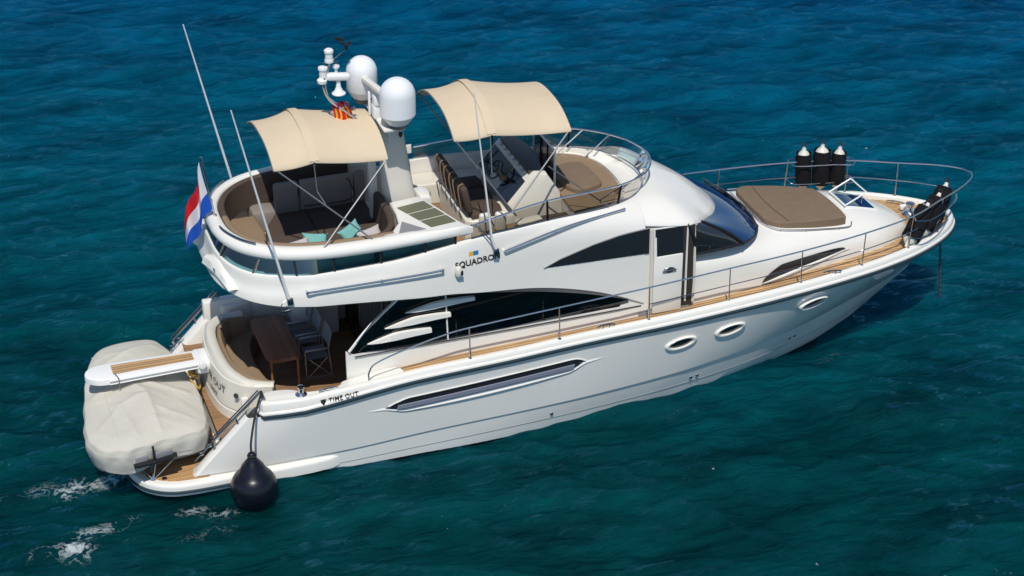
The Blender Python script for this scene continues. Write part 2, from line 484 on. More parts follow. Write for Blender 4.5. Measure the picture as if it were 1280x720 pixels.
    fn = nn(nt, "ShaderNodeTexNoise", Scale=3.2, Detail=7.0, Roughness=0.62); L(dv.outputs[2], fn.inputs['Vector'])
    rid = nt.nodes.new("ShaderNodeMath"); rid.operation = 'SUBTRACT'; rid.inputs[1].default_value = 0.5; L(fn.outputs['Fac'], rid.inputs[0])
    ab = nt.nodes.new("ShaderNodeMath"); ab.operation = 'ABSOLUTE'; L(rid.outputs[0], ab.inputs[0])
    r3 = nt.nodes.new("ShaderNodeMath"); r3.operation = 'MULTIPLY_ADD'; r3.inputs[1].default_value = -9.0; r3.inputs[2].default_value = 1.0; L(ab.outputs[0], r3.inputs[0])
    sm = nt.nodes.new("ShaderNodeMath"); sm.operation = 'MULTIPLY_ADD'; sm.inputs[1].default_value = 1.25; sm.inputs[2].default_value = -1.0; L(fa.outputs['Fac'], sm.inputs[0])
    su = nt.nodes.new("ShaderNodeMath"); su.operation = 'ADD'; L(r3.outputs[0], su.inputs[0]); L(sm.outputs[0], su.inputs[1])
    fm = nt.nodes.new("ShaderNodeMapRange"); fm.inputs[1].default_value = 0.15; fm.inputs[2].default_value = 0.95; fm.inputs[4].default_value = 0.9
    L(su.outputs[0], fm.inputs[0])
    # stray white flecks on wave tops
    fl = nn(nt, "ShaderNodeTexNoise", Scale=9.0, Detail=2.0); L(tc.outputs['Object'], fl.inputs['Vector'])
    fl2 = nn(nt, "ShaderNodeTexNoise", Scale=0.8, Detail=2.0); L(tc.outputs['Object'], fl2.inputs['Vector'])
    flp = nt.nodes.new("ShaderNodeMath"); flp.operation = 'MULTIPLY'; L(fl.outputs['Fac'], flp.inputs[0]); L(fl2.outputs['Fac'], flp.inputs[1])
    flm = nt.nodes.new("ShaderNodeMapRange"); flm.inputs[1].default_value = 0.51; flm.inputs[2].default_value = 0.55; flm.inputs[4].default_value = 0.6
    L(flp.outputs[0], flm.inputs[0])
    fx = nt.nodes.new("ShaderNodeMath"); fx.operation = 'MAXIMUM'; L(fm.outputs[0], fx.inputs[0]); L(flm.outputs[0], fx.inputs[1])
    mx = nt.nodes.new("ShaderNodeMix"); mx.data_type = 'RGBA'; mx.inputs[7].default_value = (0.62, 0.70, 0.70, 1)
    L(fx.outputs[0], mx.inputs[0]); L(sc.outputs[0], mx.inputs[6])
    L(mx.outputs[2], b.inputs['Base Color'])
    b.inputs['Roughness'].default_value = 0.6
    b.inputs['IOR'].default_value = 1.33
    b.subsurface_method = 'BURLEY'
    b.inputs['Subsurface Weight'].default_value = 0.55
    b.inputs['Subsurface Radius'].default_value = (0.3, 1.0, 1.2)
    b.inputs['Subsurface Scale'].default_value = 1.2
    b.inputs['Specular IOR Level'].default_value = 0.0
    # ripples finer than the mesh
    mp = nt.nodes.new("ShaderNodeMapping"); mp.inputs['Rotation'].default_value = (0, 0, R(-18)); mp.inputs['Scale'].default_value = (0.6, 1.5, 1)
    L(tc.outputs['Object'], mp.inputs[0])
    n1 = nn(nt, "ShaderNodeTexNoise", Scale=1.9, Detail=7.0, Roughness=0.56, Distortion=0.6); L(mp.outputs[0], n1.inputs['Vector'])
    bp = nn(nt, "ShaderNodeBump", Strength=1.0, Distance=0.8); L(n1.outputs['Fac'], bp.inputs['Height'])
    L(bp.outputs[0], b.inputs['Normal'])
    # surface mirror, weakened as through a polarising filter
    gl = nt.nodes.new("ShaderNodeBsdfGlossy"); gl.inputs[0].default_value = (0.16, 0.56, 1.0, 1); gl.inputs['Roughness'].default_value = 0.06
    bp2 = nn(nt, "ShaderNodeBump", Strength=0.9, Distance=0.30); L(n1.outputs['Fac'], bp2.inputs['Height']); L(bp2.outputs[0], gl.inputs['Normal'])
    fr = nt.nodes.new("ShaderNodeFresnel"); fr.inputs[0].default_value = 1.33; L(bp2.outputs[0], fr.inputs['Normal'])
    fm_ = nt.nodes.new("ShaderNodeMath"); fm_.operation = 'MULTIPLY'; fm_.inputs[1].default_value = 0.8; L(fr.outputs[0], fm_.inputs[0])
    fc = nt.nodes.new("ShaderNodeMath"); fc.operation = 'MINIMUM'; fc.inputs[1].default_value = 0.22; L(fm_.outputs[0], fc.inputs[0])
    ms = nt.nodes.new("ShaderNodeMixShader"); L(fc.outputs[0], ms.inputs[0]); L(b.outputs[0], ms.inputs[1]); L(gl.outputs[0], ms.inputs[2])
    L(ms.outputs[0], nt.nodes["Material Output"].inputs[0])
    me.materials.append(m_)
    o = bpy.data.objects.new("sea", me); COL.objects.link(o)
    tag(o, kind='structure')
build_sea()

# ================================================================== YACHT
Y = empty('motor_yacht', (9, 0, 0))
tag(Y, 'large white flybridge motor yacht with beige sunshades lying on the blue sea', 'yacht')
class Root:                       # the yacht's parts are modelled in world metres; the root carries its offset
    pass
def part(name, mb, m, parent=None, angle=38):
    """part of the yacht (parent None) or sub-part of a part"""
    o = obj(name, mb, m, None, angle)
    if parent is None:
        o.parent = Y
        o.matrix_parent_inverse = Matrix.Translation((-9, 0, 0))
    else:
        o.parent = parent
    return o

# ---- plan and profile curves of the hull (half breadths; X from the stern, metres)
RB = tab([(0.5, 2.05), (1.6, 2.16), (2.3, 2.27), (2.9, 2.34), (4, 2.385), (6, 2.40), (10, 2.40), (12, 2.34), (13.5, 2.20), (15, 1.96), (16.3, 1.58), (17.1, 1.20), (17.7, .80), (18.05, .45), (18.2, .2), (18.25, 0)])
RZ = tab([(0.5, 1.5), (2.0, 1.52), (2.65, 1.53), (3.1, 1.58), (4.07, 1.72), (5, 1.82), (7, 1.90), (8.4, 1.98), (10.5, 2.05), (12.5, 2.12), (15, 2.16), (16.5, 2.14), (17.4, 2.11), (18.25, 2.08)])
KB = tab([(0.3, 2.16), (2, 2.24), (5, 2.29), (8, 2.27), (10.6, 2.14), (11.7, 2.0), (13.25, 1.66), (14.6, 1.20), (15.8, .72), (16.6, .36), (17.1, .10), (17.3, 0)])
KZ = tab([(0.3, .40), (3.5, .43), (5.2, .52), (7.8, .59), (10.6, .70), (11.7, .76), (13.25, .83), (14.6, .89), (15.8, .94), (17.3, 1.00)])
WB = tab([(0.3, 2.10), (3.5, 2.21), (5.2, 2.20), (7.85, 2.08), (10.64, 1.82), (12, 1.58), (13.3, 1.20), (13.9, 1.0), (14.6, .70), (15.25, .36), (15.7, .10), (15.85, 0)])
def zdeck(x): return float(np.interp(x, [3, 6, 10, 12, 14, 16, 18.3], [1.8, 1.93, 2.05, 2.12, 2.18, 2.2, 2.2]))

def words(txt, V, F, name, m, parent, xs=None):
    if ' ' not in txt: return part(name, MB().add(V, F), m, parent)
    xs = xs or [v[0] for v in V]
    o = sorted(set(round(x, 4) for x in xs)); g, cut = max((b - a, (a + b) / 2) for a, b in zip(o[:-1], o[1:]))
    for side in (0, 1):
        part(name, MB().add(V, [f for f in F if (xs[f[0]] > cut) == bool(side)]), m, parent)

def part2(name, mb, m, parent=None, angle=38):
    a = part(name, mb, m, parent, angle); b = part(name, mb.mirrored(), m, parent, angle)
    return a, b

def build_hull():
    nU = 110
    us = 1 - (1 - np.linspace(0, 1, nU)) ** 1.7
    def row(bf, zf, xa, xs):
        return [(xa + (xs - xa) * u) for u in us], bf, zf
    lines = []
    def mixrow(t, sag, xa, xs):
        # between knuckle (t=0) and rub rail (t=1); concave flare forward
        out = []
        for u in us:
            xk = 0.0 + XA(KZ0) + (17.3 - XA(KZ0)) * u
            xr = XA(1.5) + (18.25 - XA(1.5)) * u
            x = xk + (xr - xk) * t
            bk = float(KB(xk)); br = float(RB(xr))
            zk = float(KZ(xk)); zr = float(RZ(xr))
            fl = max(0.0, (u - .35) / .65)
            b = bk + (br - bk) * (t - 0.02 * fl * math.sin(math.pi * t) * (1 if br > .3 else br / .3) + 0.02 * (1 - fl) * math.sin(math.pi * t))
            out.append((x, b, zk + (zr - zk) * t))
        return out
    def XA(z): return 0.62 + (2.0 - 0.62) * max(0, min(1, (z - .42) / (1.75 - .42)))
    KZ0 = 0.45
    low = []
    for (t, db) in ((0.0, 0), (0.45, 0), (0.93, 0)):
        r = []
        for u in us:
            xk = XA(.4) + (17.3 - XA(.4)) * u; xw = XA(.3) + (15.85 - XA(.3)) * u
            bk = float(KB(xk)) - 0.032 * min(1, float(KB(xk)) / .3); bw = float(WB(xw)); zk = float(KZ(xk)) - .015
            zz = -0.1 + (zk + .1) * t; bb = bw + (bk - bw) * t; xx = xw + (xk - xw) * t
            r.append((xx, max(bb, 0), zz))
        low.append(r)
    keel = [(x, b * .55, -0.7) for (x, b, z) in low[0]]
    kn = []
    for u in us:
        xk = XA(KZ0) + (17.3 - XA(KZ0)) * u
        kn.append((xk, float(KB(xk)), float(KZ(xk)) + .01))
    rows = [keel] + low + [[(x, max(b - .032 * min(1, b / .3), 0), z - .012) for (x, b, z) in kn], kn]
    for t in (.12, .25, .4, .55, .7, .85, 1.0):
        rows.append(mixrow(t, 0, 0, 0))
    mb = MB()
    st = [[(x, -b, z) for (x, b, z) in r] for r in rows]
    mb.grid(st)
    # quarter wing: the hull side returns inwards round its sloping after edge
    edge = [r[0] for r in st]
    inner_rows = [edge]
    for (dx, dy) in ((-.03, .05), (-.035, .13), (-.02, .25), (.02, .32), (.12, .35), (.9, .36)):
        inner_rows.append([(x + dx, y + dy, z + (.0 if dx < .5 else 0)) for (x, y, z) in edge])
    mb.grid(inner_rows, flip=True)
    mb.mirror()
    h = part('hull', mb, M['hullgel'], angle=30)
    bt = MB(); n0 = len(us) - 3  # dark strip standing in for the shadow line along the waterline
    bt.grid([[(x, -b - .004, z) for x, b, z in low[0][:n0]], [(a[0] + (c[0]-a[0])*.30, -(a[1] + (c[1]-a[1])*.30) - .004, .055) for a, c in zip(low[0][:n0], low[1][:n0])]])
    part2('waterline_shade_band', bt, M['navy'], h)
    # boot line seam
    ln = MB(); pts = []
    for i in range(8, nU - 6):
        a = st[1][i]; c = st[2][i]
        pts.append((c[0], c[1] - .004, c[2]))
    ln.tube(pts, .006, 5)
    part2('seam_line', ln, M['grey'], h)
    return h

hull = build_hull()

# full plan path of the gunwale, walked from the port quarter round the bow?  starboard half only, then mirrored
def rail_path(x0, n=90, xe=18.25):
    xs = x0 + (xe - x0) * (1 - (1 - np.linspace(0, 1, n)) ** 2.2)
    start = [(2.16, -1.88), (2.04, -1.95), (1.97, -2.03), (1.96, -2.12)] if x0 < 2.2 else []
    return start + [(float(x), -float(RB(x))) for x in xs]

def build_gunwale():
    P = rail_path(2.02)
    def lo(d, dz):
        # rows by offset; clip at the centre line
        q = path_offset(P, d)
        return [(x, min(y, 0), float(RZ(P[i][0])) + (dz(P[i][0]) if callable(dz) else dz)) for i, (x, y) in enumerate(q)]
    top = lambda x: float(np.interp(x, [2, 2.6, 3.6, 4.6, 5.2, 18], [.28, .27, .23, .18, .19, .20]))
    inn = lambda x: zdeck(x) - float(RZ(x)) - .02
    mb = MB()
    mb.grid([lo(0.0, 0.02), lo(-.035, .03), lo(-.03, .06), lo(.0, .085), lo(.012, lambda x: top(x) - .05), lo(.03, lambda x: top(x) - .015), lo(.055, top), lo(.12, lambda x: top(x) + .005), lo(.145, lambda x: top(x) - .01), lo(.16, lambda x: top(x) - .04), lo(.165, inn)])
    mb.mirror()
    bw = part('bulwark', mb, M['gel'])
    rr = MB()
    rr.grid([lo(0, .03), lo(-.04, .028), lo(-.055, .0), lo(-.055, -.035), lo(-.04, -.055), lo(-.0, -.06)])
    rr.mirror()
    part('rub_rail', rr, M['rub'])
    # end cap of the bulwark at the quarter is buried in the coaming slab
    return bw
bulwark = build_gunwale()

# ---- decks
def build_decks():
    mb = MB()
    xs = np.linspace(4.8, 18.0, 60)
    mb.grid([[(x, y * (float(RB(x)) - .12), zdeck(x)) for y in np.linspace(-1, 1, 9)] for x in xs])
    part('side_deck', mb, M['teakside'])
    # white margin board between bulwark and teak and at the after step
    st = MB().box((4.74, -2.14, 1.86), (.10, .34, .16), .02)
    part2('deck_step', st, M['gel'])
    ck = MB().box((3.2, 0, .98), (4.0, 4.2, .04))
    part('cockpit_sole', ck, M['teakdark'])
    # quarter coaming: broad white cap beside the cockpit
    cap = MB()
    out = [(2.02, -2.16), (2.3, -2.20), (2.9, -2.25), (3.6, -2.28), (4.75, -2.3), (4.75, -1.9), (3.75, -1.92), (3.55, -2.06), (3.1, -2.06), (2.85, -1.98), (2.65, -1.84), (2.4, -1.78), (2.2, -1.78), (2.05, -1.86)]
    cap.slab([tuple(p[:2]) for p in catmull([(x, y, 0) for x, y in out], 4, True)], 1.0, lambda x, y: float(np.interp(x, [2, 3, 4, 4.8], [1.80, 1.80, 1.86, 1.94])), .05)
    part2('cockpit_coaming', cap, M['gel'])
build_decks()

# ---- swim platform
def plat_outline(d=0):
    half = [(2.3, 2.30), (1.4, 2.34), (.6, 2.34), (.1, 2.26), (-.28, 2.02), (-.5, 1.66), (-.6, 1.2), (-.66, .6), (-.68, 0)]
    P = [(x, -y) for x, y in half] + [(x, y) for x, y in half[-2::-1]]
    P = [tuple(p[:2]) for p in catmull([(x, y, 0) for x, y in P], 5)]
    if d: P = path_offset(P, -d)
    return P
def build_platform():
    mb = MB()
    mb.slab(plat_outline(), .12, .36, .07, 4)
    # moulding running forward along the waterline below the quarters
    w = [(1.6, -2.30), (2.0, -2.36), (2.9, -2.34), (3.3, -2.30), (3.5, -2.22), (3.3, -2.1), (1.6, -2.1)]
    p = part('swim_platform', mb, M['gel'])
    part2('waterline_moulding', MB().slab(w, .10, .345, .06, 3), M['gel'], p)
    tk = MB()
    o = [q for q in plat_outline(.16) if q[0] < 1.0]
    o = [(1.25, -1.98), (.95, -1.98)] + [(x, y) for x, y in o if x < .9] + [(.95, 1.98), (1.25, 1.98)]
    tk.slab(o, .34, .372, .004, 1)
    part('teak_inlay', tk, M['teak'], p)
    lip = MB(); P = plat_outline(-.005)
    lip.tube([(x, y, .2) for x, y in P], .035, 6)
    part('platform_bumper', lip, M['rub'], p)
    for (x, y) in ((-.22, -1.78), (.05, -1.98), (-.22, 1.78)):
        part('deck_fitting', MB().lathe([(0, .378), (.05, .378), (.055, .372)], (x, y, 0), 14), M['black'], p)
    for sgn in (-1, 1):
        gb = MB()
        for (dx) in (0.0, .17, .34):
            c = Vector((.80 + dx, sgn * 1.99, .78 + dx * .92))
            gb.box(c, (.07, .05, .06), .01)
        gb.tube([(.66, sgn * 1.97, .62), (1.24, sgn * 1.97, 1.16)], .016, 6)
        part('boarding_grab_bar', gb, M['steel'])
build_platform()

# ---- transom moulding with the aft settee
TF = [(1.22, 0), (1.24, .5), (1.30, .95), (1.45, 1.3), (1.72, 1.52), (2.2, 1.60)]
def tpath(base, n=6):
    P = [(x, -y) for x, y in base[::-1]] + [(x, y) for x, y in base[1:]]
    P = [tuple(p[:2]) for p in catmull([(x, y, 0) for x, y in P], n)]
    return P[::-1]          # walk so that the inside is on the left
def build_transom():
    base = tpath(TF)
    top = tpath([(1.42, 0), (1.44, .5), (1.52, .92), (1.66, 1.20), (1.90, 1.48), (2.36, 1.64)])
    def lerp(t): return [(a[0] + (b[0]-a[0])*t, a[1] + (b[1]-a[1])*t) for a, b in zip(base, top)]
    zt = lambda x: float(np.interp(x, [1.4, 1.6, 1.9, 2.3], [1.98, 1.95, 1.86, 1.80]))
    rows = []
    for (t, z, d) in ((0, .36, 0), (.25, .80, 0), (.27, .83, .035), (.29, .86, 0), (.5, 1.17, 0), (.52, 1.20, .03), (.54, 1.22, 0), (.85, 1.66, 0), (.93, 1.78, 0.0), (.95, 1.79, .02)):
        q = path_offset(lerp(t), d); rows.append([(x, y, z) for x, y in q])
    for (d, dz) in ((.03, -.06), (.07, -.015), (.13, 0), (.2, -.01), (.24, -.04), (.25, -.5)):
        q = path_offset(lerp(1), d); rows.append([(x, y, zt(x) + dz) for x, y in q])
    mb = MB().grid(rows)
    nr, nc = len(rows), len(rows[0])
    mb.f.append(tuple(k * nc for k in range(nr))); mb.f.append(tuple(k * nc + nc - 1 for k in range(nr)))
    t = part('transom_moulding', mb, M['cream'])
    # closing ends
    # settee: seat and back upholstery
    so = [(2.45, -1.25), (2.1, -1.28), (1.87, -1.05), (1.74, -.8), (1.68, -.4), (1.67, 0), (1.68, .4), (1.76, .85), (1.95, 1.15), (2.2, 1.35), (2.35, 1.72), (3.3, 1.72), (3.3, 1.32), (2.72, 1.22), (2.42, .7), (2.36, 0), (2.42, -.6), (2.52, -1.0)]
    seat = MB().slab([tuple(p[:2]) for p in catmull([(x, y, 0) for x, y in so], 4, True)], 1.0, 1.43, .06, 4)
    part('settee_seat', seat, M['tan'])
    bk = MB()
    b0 = path_offset(lerp(1), .25); 
    prs = []
    for (d, z) in ((.26, 1.42), (.26, 1.86), (.29, 1.90), (.34, 1.90), (.37, 1.86), (.42, 1.42)):
        prs.append([(x, y, z if z < 1.5 else z + float(np.interp(x, [1.4, 2.0, 2.4], [.0, -.06, -.18]))) for x, y in path_offset(lerp(1), d)])
    bk.grid(prs)
    part('settee_backrest', bk, M['tan'])
    dk = MB().slab([(2.5, 1.3), (3.25, 1.3), (3.25, 1.72), (2.45, 1.72)], 1.43, 1.46, .02)
    # locker and grab post on the starboard end, door plate
    lk = MB().box((1.80, -1.53, 1.38), (.14, .10, .42), .03)
    part('transom_locker', lk, M['gel'])
    ft = MB().lathe([(0, .02), (.05, .02), (.055, 0)], (1.66, -1.43, 1.60), 12, (-.55, -.8, .1))
    part('fuel_cap', ft, M['dsteel'])
    # steps from platform to side passage
    for sgn in (-1, 1):
        for i in range(3):
            part('boarding_step', MB().box((1.55 + .3 * i, sgn * 1.8, .45 + .2 * i), (.34, .36, .22), .02), M['gel'])
    # name on the curved face
    def place(txt, size, z, s0, name):
        V, F = text_mesh(txt, size, 1.05)
        import bisect
        L_ = [0]
        bp = base
        face = path_offset(lerp((z - .36) / 1.6), -.006)[::-1]
        for a, b in zip(face[:-1], face[1:]): L_.append(L_[-1] + math.hypot(b[0]-a[0], b[1]-a[1]))
        # walk from port to starboard
        mid = min(range(len(face)), key=lambda i: abs(face[i][1]) + (0 if face[i][0] < 2 else 9))
        if face[0][1] < 0:
            face = face[::-1]; L_ = [0]
            for a, b in zip(face[:-1], face[1:]): L_.append(L_[-1] + math.hypot(b[0]-a[0], b[1]-a[1]))
        mid = min(range(len(face)), key=lambda i: abs(face[i][1]) if face[i][0] < 1.5 else 9)
        out = []
        for (x, y, zz) in V:
            s_ = L_[mid] + s0 + x
            px = float(np.interp(s_, L_, [p[0] for p in face])); py = float(np.interp(s_, L_, [p[1] for p in face]))
            out.append((px - .002 * (1 if zz > 0 else 0), py, z + y * .97))
        words(txt, out, F, name, M['ink'], t, [v[0] for v in V])
    place('TIME OUT', .25, 1.47, -0.06, 'lettering')
    place('CÁDIZ', .13, 1.29, 0.42, 'lettering')
    return t
build_transom()

def handrail(P, r=.018):
    return MB().tube(P, r, 8)
for sgn in (-1, 1):
    hr = MB()
    a = Vector((2.02, sgn * 2.08, 2.0)); b = Vector((1.02, sgn * 2.06, 1.06))
    hr.tube([a, b], .028, 8)
    hr.tube([a + Vector((-.05, 0, .04)), b + Vector((-.02, 0, .06))], .016, 6)
    hr.tube([a, (2.08, sgn * 2.08, 1.8)], .035, 8); hr.tube([b, (1.04, sgn * 2.06, .94)], .03, 8)
    hr.tube([(1.5, sgn * 2.07, 1.5), (1.54, sgn * 2.07, 1.38)], .022, 6)
    part('boarding_handrail', hr, M['dsteel'])

# ---- deckhouse sides
WALLB = tab([(3.7, 1.90), (6, 1.885), (10, 1.84), (11.2, 1.80), (12, 1.74), (12.5, 1.64), (12.9, 1.40)])
def build_deckhouse():
    mb = MB()
    xs = np.linspace(3.78, 11.2, 50)
    zlo = lambda x: zdeck(x) - .05 if x > 4.75 else 1.0
    zhi = lambda x: 2.44 if x < 3.9 else (2.34 if x < 9.6 else float(np.interp(x, [9.6, 10.1], [2.34, 4.02])))
    rows = []
    for t in np.linspace(0, 1, 7):
        rows.append([(x, -(float(WALLB(x)) - .03 * t), zlo(x) + (zhi(x) - zlo(x)) * t) for x in xs])
    mb.grid(rows)
    # after return of the side moulding
    mb.grid([[(3.78, -1.90, 1.0), (3.78, -1.90, 2.2), (3.80, -1.87, 2.42)], [(3.79, -1.80, 1.0), (3.79, -1.80, 2.2), (3.81, -1.80, 2.40)]])
    part2('deckhouse_side', mb, M['gel'])
    # saloon window: slanted after edge, ends in a point forward
    gl = MB(); up = []; lo_ = []
    for x in np.linspace(3.88, 10.0, 70):
        zb = float(np.interp(x, [3.88, 4.1, 4.6, 5.2, 9.0, 10.0], [2.44, 2.36, 2.31, 2.30, 2.36, 2.42]))
        zt = float(np.interp(x, [3.88, 5.1, 5.3, 9.0, 10.0], [2.45, 3.55, 3.6, 3.2, 2.55]))
        y = float(WALLB(x)) - .015
        lo_.append((x, -y, zb)); up.append((x, -y + .06 * (zt - zb), zt))
    gl.grid([lo_, [((a[0]+b[0])/2, (a[1]+b[1])/2, (a[2]+b[2])/2) for a, b in zip(lo_, up)], up])
    w, w2 = part2('saloon_window', gl, M['privacy'])
    # white louvre fins in the after part of the window
    for (x0, x1, z0, z1, h) in ((5.00, 6.42, 3.07, 3.15, .075), (4.58, 5.92, 2.80, 2.88, .08), (4.22, 5.52, 2.52, 2.60, .085)):
        fm = MB(); n = 20; top, bot, mtop, mbot = [], [], [], []
        for i in range(n + 1):
            t = i / n; x = x0 + (x1 - x0) * t
            e = min(1, t / .42) ** .85 * (1 - .45 * max(0, (t - .5) / .5) ** 1.5)
            zc = z0 + (z1 - z0) * t + .035 * math.sin(t * 3.1)
            y = -float(WALLB(x)) - .004
            top.append((x - .0, y + .03, zc + h * e)); bot.append((x, y + .0, zc - h * e))
            mtop.append((x, y - .035 * min(1, e * 2), zc + h * .85 * e)); mbot.append((x, y - .045 * min(1, e * 2), zc - h * .75 * e))
        fm.grid([top, mtop, mbot, bot]); m2 = fm.mirrored()
        part('louvre_fin', fm, M['gel'], w); part('louvre_fin', m2, M['gel'], w2)
    for sgn, wn_ in ((-1, w), (1, w2)):
        part('window_mullion', MB().tube([(5.86, sgn * 1.895, 2.32), (5.84, sgn * 1.83, 3.45)], .017, 6), M['gel'], wn_)
        part('window_pillar', MB().tube([(3.84, sgn * 1.90, 2.43), (4.3, sgn * 1.86, 2.92), (5.05, sgn * 1.80, 3.5)], .03, 6, smooth=4), M['gel'], wn_)
        part('grab_rail', MB().tube([(4.0, sgn * 1.94, 2.62), (4.35, sgn * 1.90, 3.02), (4.95, sgn * 1.84, 3.5)], .014, 6), M['steel'], wn_)
        part('window_gasket', MB().tube([(x, sgn * (float(WALLB(x)) + .004), 2.34 - .045) for x in np.linspace(3.95, 10.0, 30)], .012, 5), M['frame'], wn_)
    # after bulkhead with glass doors, saloon interior shade
    sf = MB().box((7.4, 0, 1.28), (5.2, 3.5, .06))
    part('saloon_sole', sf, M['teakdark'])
    for (c_, sz, nm, m_) in (((6.3, 1.25, 1.72), (2.4, .7, .45), 'saloon_sofa', 'tan'), ((6.3, 1.62, 2.1), (2.4, .16, .5), 'saloon_sofa', 'tan'), ((6.6, -1.3, 1.72), (1.6, .6, .45), 'saloon_sofa', 'wood'), ((8.6, 1.0, 1.9), (1.6, 1.2, 1.0), 'saloon_cabinet', 'wood'), ((8.8, -1.45, 1.8), (1.6, .5, .8), 'saloon_cabinet', 'wood'), ((10.0, 0, 2.4), (.08, 3.5, 2.2), 'saloon_partition', 'cream')):
        part(nm, MB().box(c_, sz, .06), M[m_])
    for (c_, m_) in (((5.9, -1.3, 2.06), 'turq'), ((6.9, -1.35, 2.06), 'lilac'), ((7.2, -1.3, 2.04), 'flagblue')):
        part('sofa_cushion', MB().box(c_, (.36, .16, .3), .07, Quaternion((1, 0, 0), .3), 3), M[m_])
    bh = MB().box((4.72, 0, 2.3), (.05, 3.5, 2.7))
    part('saloon_bulkhead', bh, M['interior'])
    gd = MB().box((4.685, -.1, 2.2), (.02, 2.6, 2.1))
    d = part('saloon_door', gd, M['dglass'])
    for y in (-1.42, -.5, .42, 1.22): part('door_frame', MB().box((4.67, y, 2.2), (.03, .05, 2.15), .01), M['dsteel'], d)
    # coaming lockers on the port side of the cockpit
    part('cockpit_locker', MB().box((3.0, 2.0, 1.45), (2.6, .22, .9), .04), M['gel'])
    part('cockpit_locker', MB().box((3.95, 1.6, 1.4), (1.0, .6, .8), .05), M['gel'])
    # pilot door, slid aft: white leaf with window, dark opening ahead of it
    dz0 = lambda x: zdeck(x) + .04
    leaf = MB(); y = -1.895
    leaf.box((10.54, y, 2.74), (.64, .05, 1.30), .03)
    leaf.add([(10.22, y - .02, 3.38), (10.28, y - .02, 3.38), (10.28, y + .05, 4.02), (10.22, y + .05, 4.02)], [(0, 1, 2, 3)])
    leaf.tube([(10.24, y + .005, 3.38), (10.24, y + .05, 4.0), (10.84, y + .05, 3.99)], .02, 6)
    l = part('pilot_door', leaf, M['gel'])
    gw = MB().add([(10.25, y + .0, 3.40), (10.86, y + .0, 3.38), (10.86, y + .04, 3.98), (10.25, y + .04, 4.0)], [(0, 1, 2, 3)])
    part('door_glass', gw, M['dglass'], l)
    hd = MB().lathe([(0, .012), (.10, .012), (.12, 0)], (10.56, y - .03, 3.06), 20, (0, -1, 0))
    hd.v = [(10.56 + (x - 10.56) * 1.1, yy, 3.06 + (z - 3.06) * .55) for (x, yy, z) in hd.v]
    hd.box((10.56, y - .05, 3.06), (.30, .03, .035), .012)
    part('door_handle', hd, M['dsteel'], l)
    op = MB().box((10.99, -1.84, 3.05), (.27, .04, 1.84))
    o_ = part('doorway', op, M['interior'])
    jm = MB().tube([(10.96, -1.87, 2.25), (10.96, -1.855, 3.98)], .022, 6)
    part('door_post', jm, M['gel'], o_)
    rec = MB().box((10.5, -1.86, 2.08), (1.1, .03, .10)); 
    part('door_sill', rec, M['grey'], o_)
    jm2 = MB(); 
    jm2.tube([(11.14, -1.86, 2.2), (11.15, -1.87, 2.7), (11.14, -1.86, 3.2), (11.12, -1.82, 4.0)], .03, 6)
    part('door_jamb', jm2, M['cream'], o_)
    jm3 = MB().tube([(10.17, -1.88, 2.1), (10.17, -1.88, 3.35), (10.17, -1.84, 4.0)], .022, 6)
    part('door_jamb', jm3, M['cream'], o_)
build_deckhouse()

# ---- coachroof / foredeck trunk
CB = tab([(11.0, 1.79), (11.8, 1.74), (13.0, 1.60), (13.8, 1.47), (14.6, 1.33), (15.3, 1.19), (15.9, 1.05), (16.35, .87), (16.7, .62), (16.95, .34), (17.03, .15), (17.06, 0)])
CZ = tab([(11.0, 3.20), (12.0, 3.18), (12.6, 3.12), (13.1, 3.05), (13.6, 3.06), (14.5, 3.02), (15.4, 2.93), (16.0, 2.80), (16.5, 2.60), (16.85, 2.40), (17.06, 2.20)])
def coach_pt(x, a):
    """a from 0 (starboard deck edge) to 1 (centre line)"""
    b = float(CB(x)); zc = float(CZ(x)); zd = zdeck(x) - .02
    nexp = float(np.interp(x, [11, 12.6, 13.4, 15, 16.5], [7, 5, 3.7, 2.8, 2.4]))
    th = a * math.pi / 2
    c = max(math.cos(th), 0) ** (2 / nexp); s_ = math.sin(th) ** (2 / nexp)
    return (x, -b * c, zd + max(zc - zd, .0) * s_ * (1.0))
def coach_z(x, y):
    b = float(CB(x)); zc = float(CZ(x)); zd = zdeck(x) - .02
    nexp = float(np.interp(x, [11, 12.6, 13.4, 15, 16.5], [7, 5, 3.7, 2.8, 2.4]))
    q = min(1, abs(y) / max(b, 1e-3))
    return zd + (zc - zd) * max(0, 1 - q ** nexp) ** (1 / nexp)
